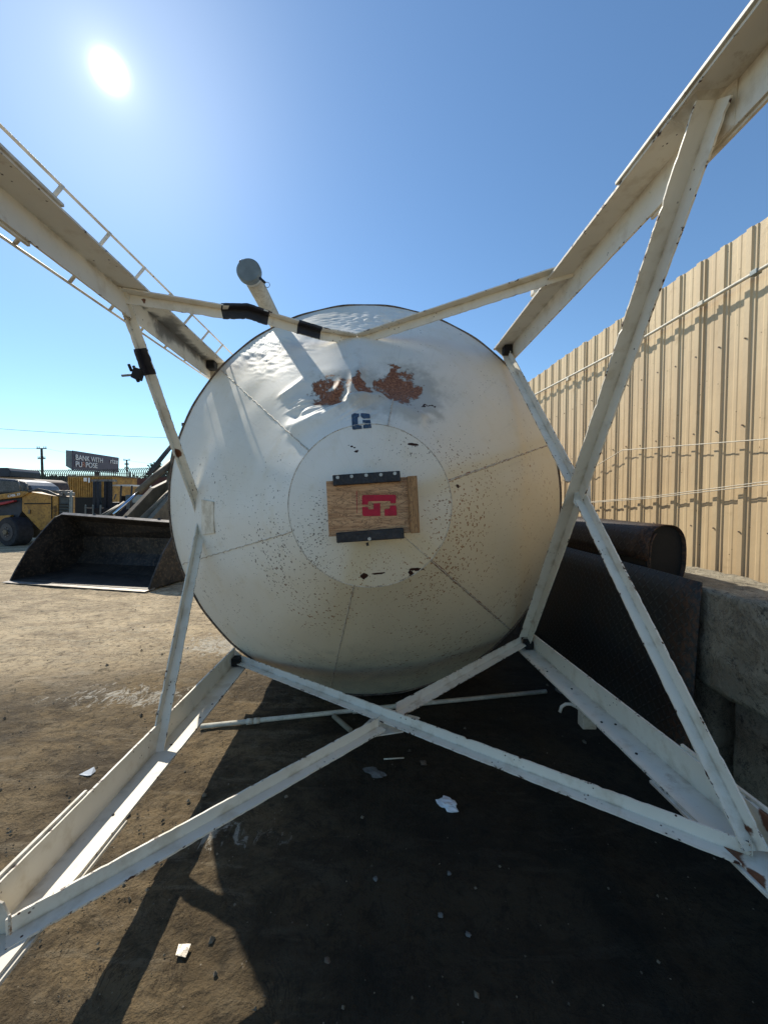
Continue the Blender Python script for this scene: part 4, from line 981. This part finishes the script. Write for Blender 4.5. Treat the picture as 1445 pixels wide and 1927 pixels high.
def lettering(text, p, size, xdir, up, mat, parent, name='lettering', ext=.01, fit=None):
    cu = bpy.data.curves.new('lettering', 'FONT'); cu.body = text; cu.size = size; cu.extrude = ext
    ob = bpy.data.objects.new('tmp', cu); COL.objects.link(ob); bpy.context.view_layer.update()
    me = bpy.data.meshes.new_from_object(ob.evaluated_get(bpy.context.evaluated_depsgraph_get()))
    bpy.data.objects.remove(ob)
    if fit:
        co = np.array([v.co.x for v in me.vertices]); k = fit/(co.max()-co.min()); off = co.min()
        for v in me.vertices: v.co.x = (v.co.x-off)*k
    x = xdir.normalized(); z = x.cross(up).normalized(); y = z.cross(x)
    me.transform(Matrix(((x.x, y.x, z.x, p.x), (x.y, y.y, z.y, p.y), (x.z, y.z, z.z, p.z), (0, 0, 0, 1))))
    me.materials.clear(); me.materials.append(mat)
    o = bpy.data.objects.new(name, me); COL.objects.link(o); par(o, parent); return o
lettering('CABL 37', P(16, 936, MD-.12), .115, P(39, 931.5, MD-.12)-P(16, 935.5, MD-.12), Vector((0, 0, 1)), M['white2'], ym)

# second, rounded machine roof behind it
tm = MB().prism([P(x, y, 16) for x, y in [(30, 925), (33, 901), (60, 901), (72, 906), (75, 920), (74, 926)]], Vector((0, 1.6, 0))).build('tank_cover', simple('dull_brown_sheet', (.10, .06, .045), .7, var=.5), None, bevel=.1)
tag(tm, 'dull brown rounded tank cover rising behind the black domed hood', 'tank')

# yellow container, forklift
def bx3(name, x0, x1, y0, y1, d, dep, mat, parent=None, bevel=.01):
    return MB().prism([P(x0, y0, d), P(x1, y0, d), P(x1, y1, d), P(x0, y1, d)], Vector((0, dep, 0))).build(name, mat, parent, bevel=bevel)
ct = empty('shipping_container', P(166, 985, 24), 'rusty yellow shipping container standing behind the forklift', 'container')
bx3('box', 128, 212, 897, 988, 24, 2.4, M['yellow'], ct)
for k in range(24): bx3('corrugation', 129.5+k*3.4, 131+k*3.4, 898.5, 935, 23.95, .05, M['yellow'], ct, 0)
bx3('placard', 158, 164, 899, 906, 23.9, .02, M['white2'], ct, 0); bx3('placard', 166.5, 169.5, 899, 908, 23.9, .02, M['white2'], ct, 0)
bx3('roof_rail', 127, 215, 894.5, 897, 24, 2.4, M['loader'], ct, 0)
bx3('lower_panel', 130, 200, 936, 985, 23.9, .08, M['hole'], ct, 0)
fk = empty('forklift', G(190, 985), 'small dark forklift with a tall mast and overhead guard in front of the yellow container', 'forklift')
for x in (175, 182.5): bx3('mast_rail', x, x+4.5, 903, 972, 17, .15, M['dkblue'], fk, 0)
for x in (196, 203): bx3('mast_rail', x, x+5, 903, 972, 17, .15, M['tyre'], fk, 0)
bx3('mast_head', 172, 212, 902, 906, 17, .3, M['edge'], fk, 0)
bx3('carriage', 158, 206, 956, 974, 16.8, .2, M['tyre'], fk)
for k in range(3): bx3('fork_guard_bar', 160+k*14, 162+k*14, 950, 975, 16.75, .05, M['galv'], fk, 0)
bx3('overhead_guard', 207, 246, 912, 914.5, 17.5, 1.6, M['white2'], fk, 0)
for x0, x1 in ((226, 230), (246, 249)):
    MB().tube([P(x0+3, 914, 17.5), P(x0, 962, 17.5)], .04, 6).build('guard_post', M['hose'], fk, True)
bx3('body', 205, 250, 945, 985, 17.6, 1.5, M['dkblue'], fk, .03)
bx3('seat', 226, 236, 933, 948, 17.7, .5, M['hole'], fk, .05)
bx3('counterweight', 236, 250, 931, 960, 17.6, 1.3, M['galv'], fk, .05)
MB().tube([P(215, 940, 17.4), P(219, 930, 17.5)], .03, 6).build('steering_column', M['edge'], fk, True)

# perimeter wall and its picket fence
M['wall'] = simple('painted_block_wall', (.20, .18, .17), .9, var=.25, scale=1, bump=0)
M['wallred'] = simple('dark_red_wall', (.085, .035, .028), .9, var=.3, scale=1.2, bump=0)
def wallseg(pxs, mat, lab, th=.25):
    mb = MB(); P0 = []
    for (a, b) in zip(pxs[:-1], pxs[1:]):
        p, q = P(*a), P(*b); mb.prism([Vector((p.x, p.y, 0)), Vector((q.x, q.y, 0)), q, p], Vector((0, th, 0)))
    return tag(mb.build('yard_wall', mat), lab, 'wall')
wallseg([(-200, 905, 46), (132, 905, 46)], M['wall'], 'grey block wall along the back of the yard, below the hedge')
wallseg([(215, 903, 38), (290, 899, 36), (420, 893, 33)], M['wallred'], 'dark red wall rising beyond the forklift')
pf = empty('picket_fence', P(160, 905, 45), 'black steel picket fence with curved tops along the far side of the yard', 'fence')
def pk(px):
    return (45 if px < 180 else 45-9*(px-180)/160)
pmh = None; plist = []
x = -30.0
while x < 335:
    plist.append(x); x += 3.55
for i, x in enumerate(plist):
    d = pk(x); yb = 908-(x-150)*.004; top = 889-(3 if x > 200 else 0)*0
    base = P(x, yb, d)
    if pmh is None:
        h = 1.5
        pmh = MB().tube([Vector((0, 0, -.15)), Vector((0, 0, h*.72)), Vector((-.06, -.04, h*.88)), Vector((-.19, -.12, h))], .05, 5, True).build('picket', M['hose'], None, False)
        pmh.matrix_world = Matrix.Translation(base); par(pmh, pf)
    else:
        o = bpy.data.objects.new('picket', pmh.data); COL.objects.link(o); o.matrix_world = Matrix.Translation(base); par(o, pf)
for z in (.02, .95):
    MB().tube([P(-30, 908, 45)+Vector((0, 0, z)), P(180, 908, 45)+Vector((0, 0, z)), P(335, 907, 36)+Vector((0, 0, z))], .025, 5).build('rail', M['hose'], pf)
for x in (-10, 60, 215, 245, 310):
    MB().tube([P(x, 925, pk(x)), P(x, 884, pk(x))], .05, 6).build('post', M['hose'], pf)

# hedge and trees beyond the fence
def mat_leaf():
    m, t, b = newmat('foliage'); g = N(t); n = g.noise(g.coord(), 1.2, 3)
    g.link(g.mix(n, (.018, .032, .012), (.07, .10, .035)), b.inputs['Base Color']); b.inputs['Roughness'].default_value = .7; return m
M['leaf'] = mat_leaf(); M['bark'] = simple('bark', (.08, .06, .045), .9)
def crown(blobs, n, size, rs):
    V = []; Fc = []; rnd = random.Random(rs)
    for i in range(n):
        c, r = blobs[rnd.randrange(len(blobs))]
        d = Vector((rnd.gauss(0, 1), rnd.gauss(0, 1), rnd.gauss(0, 1))).normalized()*(rnd.random()**.4)
        p = c+Vector((d.x*r[0], d.y*r[1], d.z*r[2])); a = Vector((rnd.gauss(0, 1), rnd.gauss(0, 1), rnd.gauss(0, 1))).normalized(); b_ = a.orthogonal().normalized()
        s = size*rnd.uniform(.5, 1.3); k = len(V); V += [p-a*s, p+b_*s*.5, p+a*s, p-b_*s*.5]; Fc.append((k, k+1, k+2, k+3))
    return V, Fc
he = []
for k in range(24):
    q = P(-20+k*8.3, 903+random.uniform(-2.5, 1.5), 49); he.append((q, (.7, .6, .55)))
V, Fc = crown(he, 5200, .16, 3); tag(mesh_obj('hedge', V, Fc, M['leaf']), 'low dark hedge growing behind the picket fence', 'hedge')
def tree(px, ptop, pb, d, w, label, rs, n=2600):
    base = P(px, 905, d); e = empty('tree', (base.x, base.y, 0), label, 'tree', 'trees beyond the fence')
    top = P(px, ptop, d); H_ = top.z; cz = H_*.62; rnd = random.Random(rs)
    MB().tube([Vector((base.x, base.y, 0)), Vector((base.x+.1, base.y, cz*.6)), Vector((base.x, base.y, cz))], [.25, .18, .08], 8).build('trunk', M['bark'], e, True)
    bl = []
    for k in range(12):
        a = rnd.random()*6.28; rr = w*rnd.uniform(.1, .7)
        bl.append((Vector((base.x+math.cos(a)*rr, base.y+math.sin(a)*rr, cz+rnd.uniform(-.25, .75)*(H_-cz))), (w*.42, w*.42, (H_-cz)*.33)))
    V, Fc = crown(bl, n, .20, rs); mesh_obj('crown', V, Fc, M['leaf'], e)
tree(318, 866, 900, 52, 2.6, 'dark rounded tree behind the loader arms', 5)
tree(268, 893, 903, 60, 2.2, 'low tree just right of the distant billboard', 8, 1500)
tree(238, 895, 903, 64, 1.7, 'small tree at the foot of the right utility pole', 9, 1000)
tree(30, 893, 903, 58, 2.4, 'bushy low tree left of the wooden utility pole', 11, 1500)
tree(350, 872, 903, 56, 3.0, 'leafy tree partly hidden by the silo rim', 15)

# billboard
bb = empty('billboard', P(180, 905, 72), 'large dark purple billboard reading BANK WITH PURPOSE', 'billboard')
M['bill'] = simple('billboard_print', (.075, .065, .090), .7, var=.12, scale=.3, bump=0); M['billb'] = simple('billboard_back', (.10, .13, .14), .8, var=.2, scale=.5, bump=0)
c1, c2, c3, c4 = P(136, 847.5, 70), P(222.5, 861, 92), P(221.8, 889, 92), P(136, 883.5, 70)
MB().prism([c1, c2, c3, c4], Vector((.1, 1, 0))*.3).build('print_face', M['bill'], bb)
MB().prism([P(124.5, 847, 74), P(136.5, 848.3, 71.6), P(136.5, 884, 71.6), P(124.5, 877, 74)], Vector((0, .4, 0))).build('rear_face', M['billb'], bb)
MB().prism([P(136, 884, 69.5), P(222, 889.5, 91.5), P(222, 891, 91.5), P(136, 885.5, 69.5)], Vector((0, -.9, 0))).build('catwalk', M['billb'], bb)
MB().tube([P(183, 887, 82), Vector((P(183, 887, 82).x, P(183, 887, 82).y, 0))], .5, 10).build('column', M['bark'], bb, True)
xd = (c2-c1); upv = (c1-c4).normalized(); H1 = (c1-c4).length
def bbp(px, t):
    f = (px-136)/86.3; q = f*70/(92-f*22)
    return c4.lerp(c3, q).lerp(c1.lerp(c2, q), t) + Vector((.30, .05, 0))
M['billR'] = simple('brown_lettering', (.42, .16, .09), .7)
for (txt, p0_, p1_, t_, sz_, mt_) in (('BANK WITH', 140.2, 191, .52, 1.45, 'white2'), ('PU', 140.2, 152, .16, 1.45, 'white2'), ('R', 153, 158.5, .17, 1.45, 'billR'), ('POSE', 159.3, 181.3, .17, 1.45, 'white2'), ('rize', 206, 220, .55, 1.7, 'white2')):
    q0, q1 = bbp(p0_, t_), bbp(p1_, t_); lettering(txt, q0, sz_, q1-q0, upv, M[mt_], bb, ext=.02, fit=(q1-q0).length)

# utility poles and lines
def pole(px, top, d, arms, label):
    t = P(px, top, d); e = empty('utility_pole', (t.x, t.y, 0), label, 'utility pole', 'utility poles beyond the fence')
    MB().tube([Vector((t.x, t.y, 0)), t], [.22, .15], 8).build('post', M['bark'], e, True)
    for (dy, w) in arms:
        c = P(px, top+dy, d); MB().box(c, (w*d/F, .12, .14)).build('crossarm', M['bark'], e)
        for sx in (-.46, -.25, .25, .46): MB().tube([c+Vector((sx*w*d/F, 0, .05)), c+Vector((sx*w*d/F, 0, .32))], .05, 6).build('insulator', M['hose'], e)
pole(79, 844, 58, [(0, 18), (19, 14)], 'tall wooden utility pole left of the billboard')
pole(239, 865, 85, [(1, 12), (9, 8), (16, 8)], 'farther utility pole right of the billboard')
def wire(pts, lab, r=.03):
    P3 = []
    for (a, b) in zip(pts[:-1], pts[1:]):
        A1, B1 = P(*a), P(*b)
        for k in range(8): t_ = k/8; P3.append(A1.lerp(B1, t_)-Vector((0, 0, (A1-B1).length*.01*4*t_*(1-t_))))
    P3.append(P(*pts[-1])); tag(MB().tube(P3, r, 5).build('power_line', M['hose']), lab, 'power line', 'overhead lines')
wire([(-120, 797, 40), (330, 824, 50)], 'overhead line crossing highest behind the silo', .022)
wire([(-120, 838, 55), (72, 844, 58)], 'overhead line running left from the tall utility pole', .03)
wire([(87, 844, 58), (234, 866, 85)], 'overhead line running between the two utility poles', .012)
wire([(244, 867, 85), (400, 880, 70)], 'overhead line running right from the farther utility pole', .015)
# street lamp bar far left of billboard and low sheds
sh = tag(bx3('storage_shed', 75, 128, 907, 960, 30, 3, M['wall']), 'low grey shed between the brown tank and the yellow container', 'shed')
bx3('window', 84, 89, 911, 918, 29.9, .05, M['hole'], sh, 0)
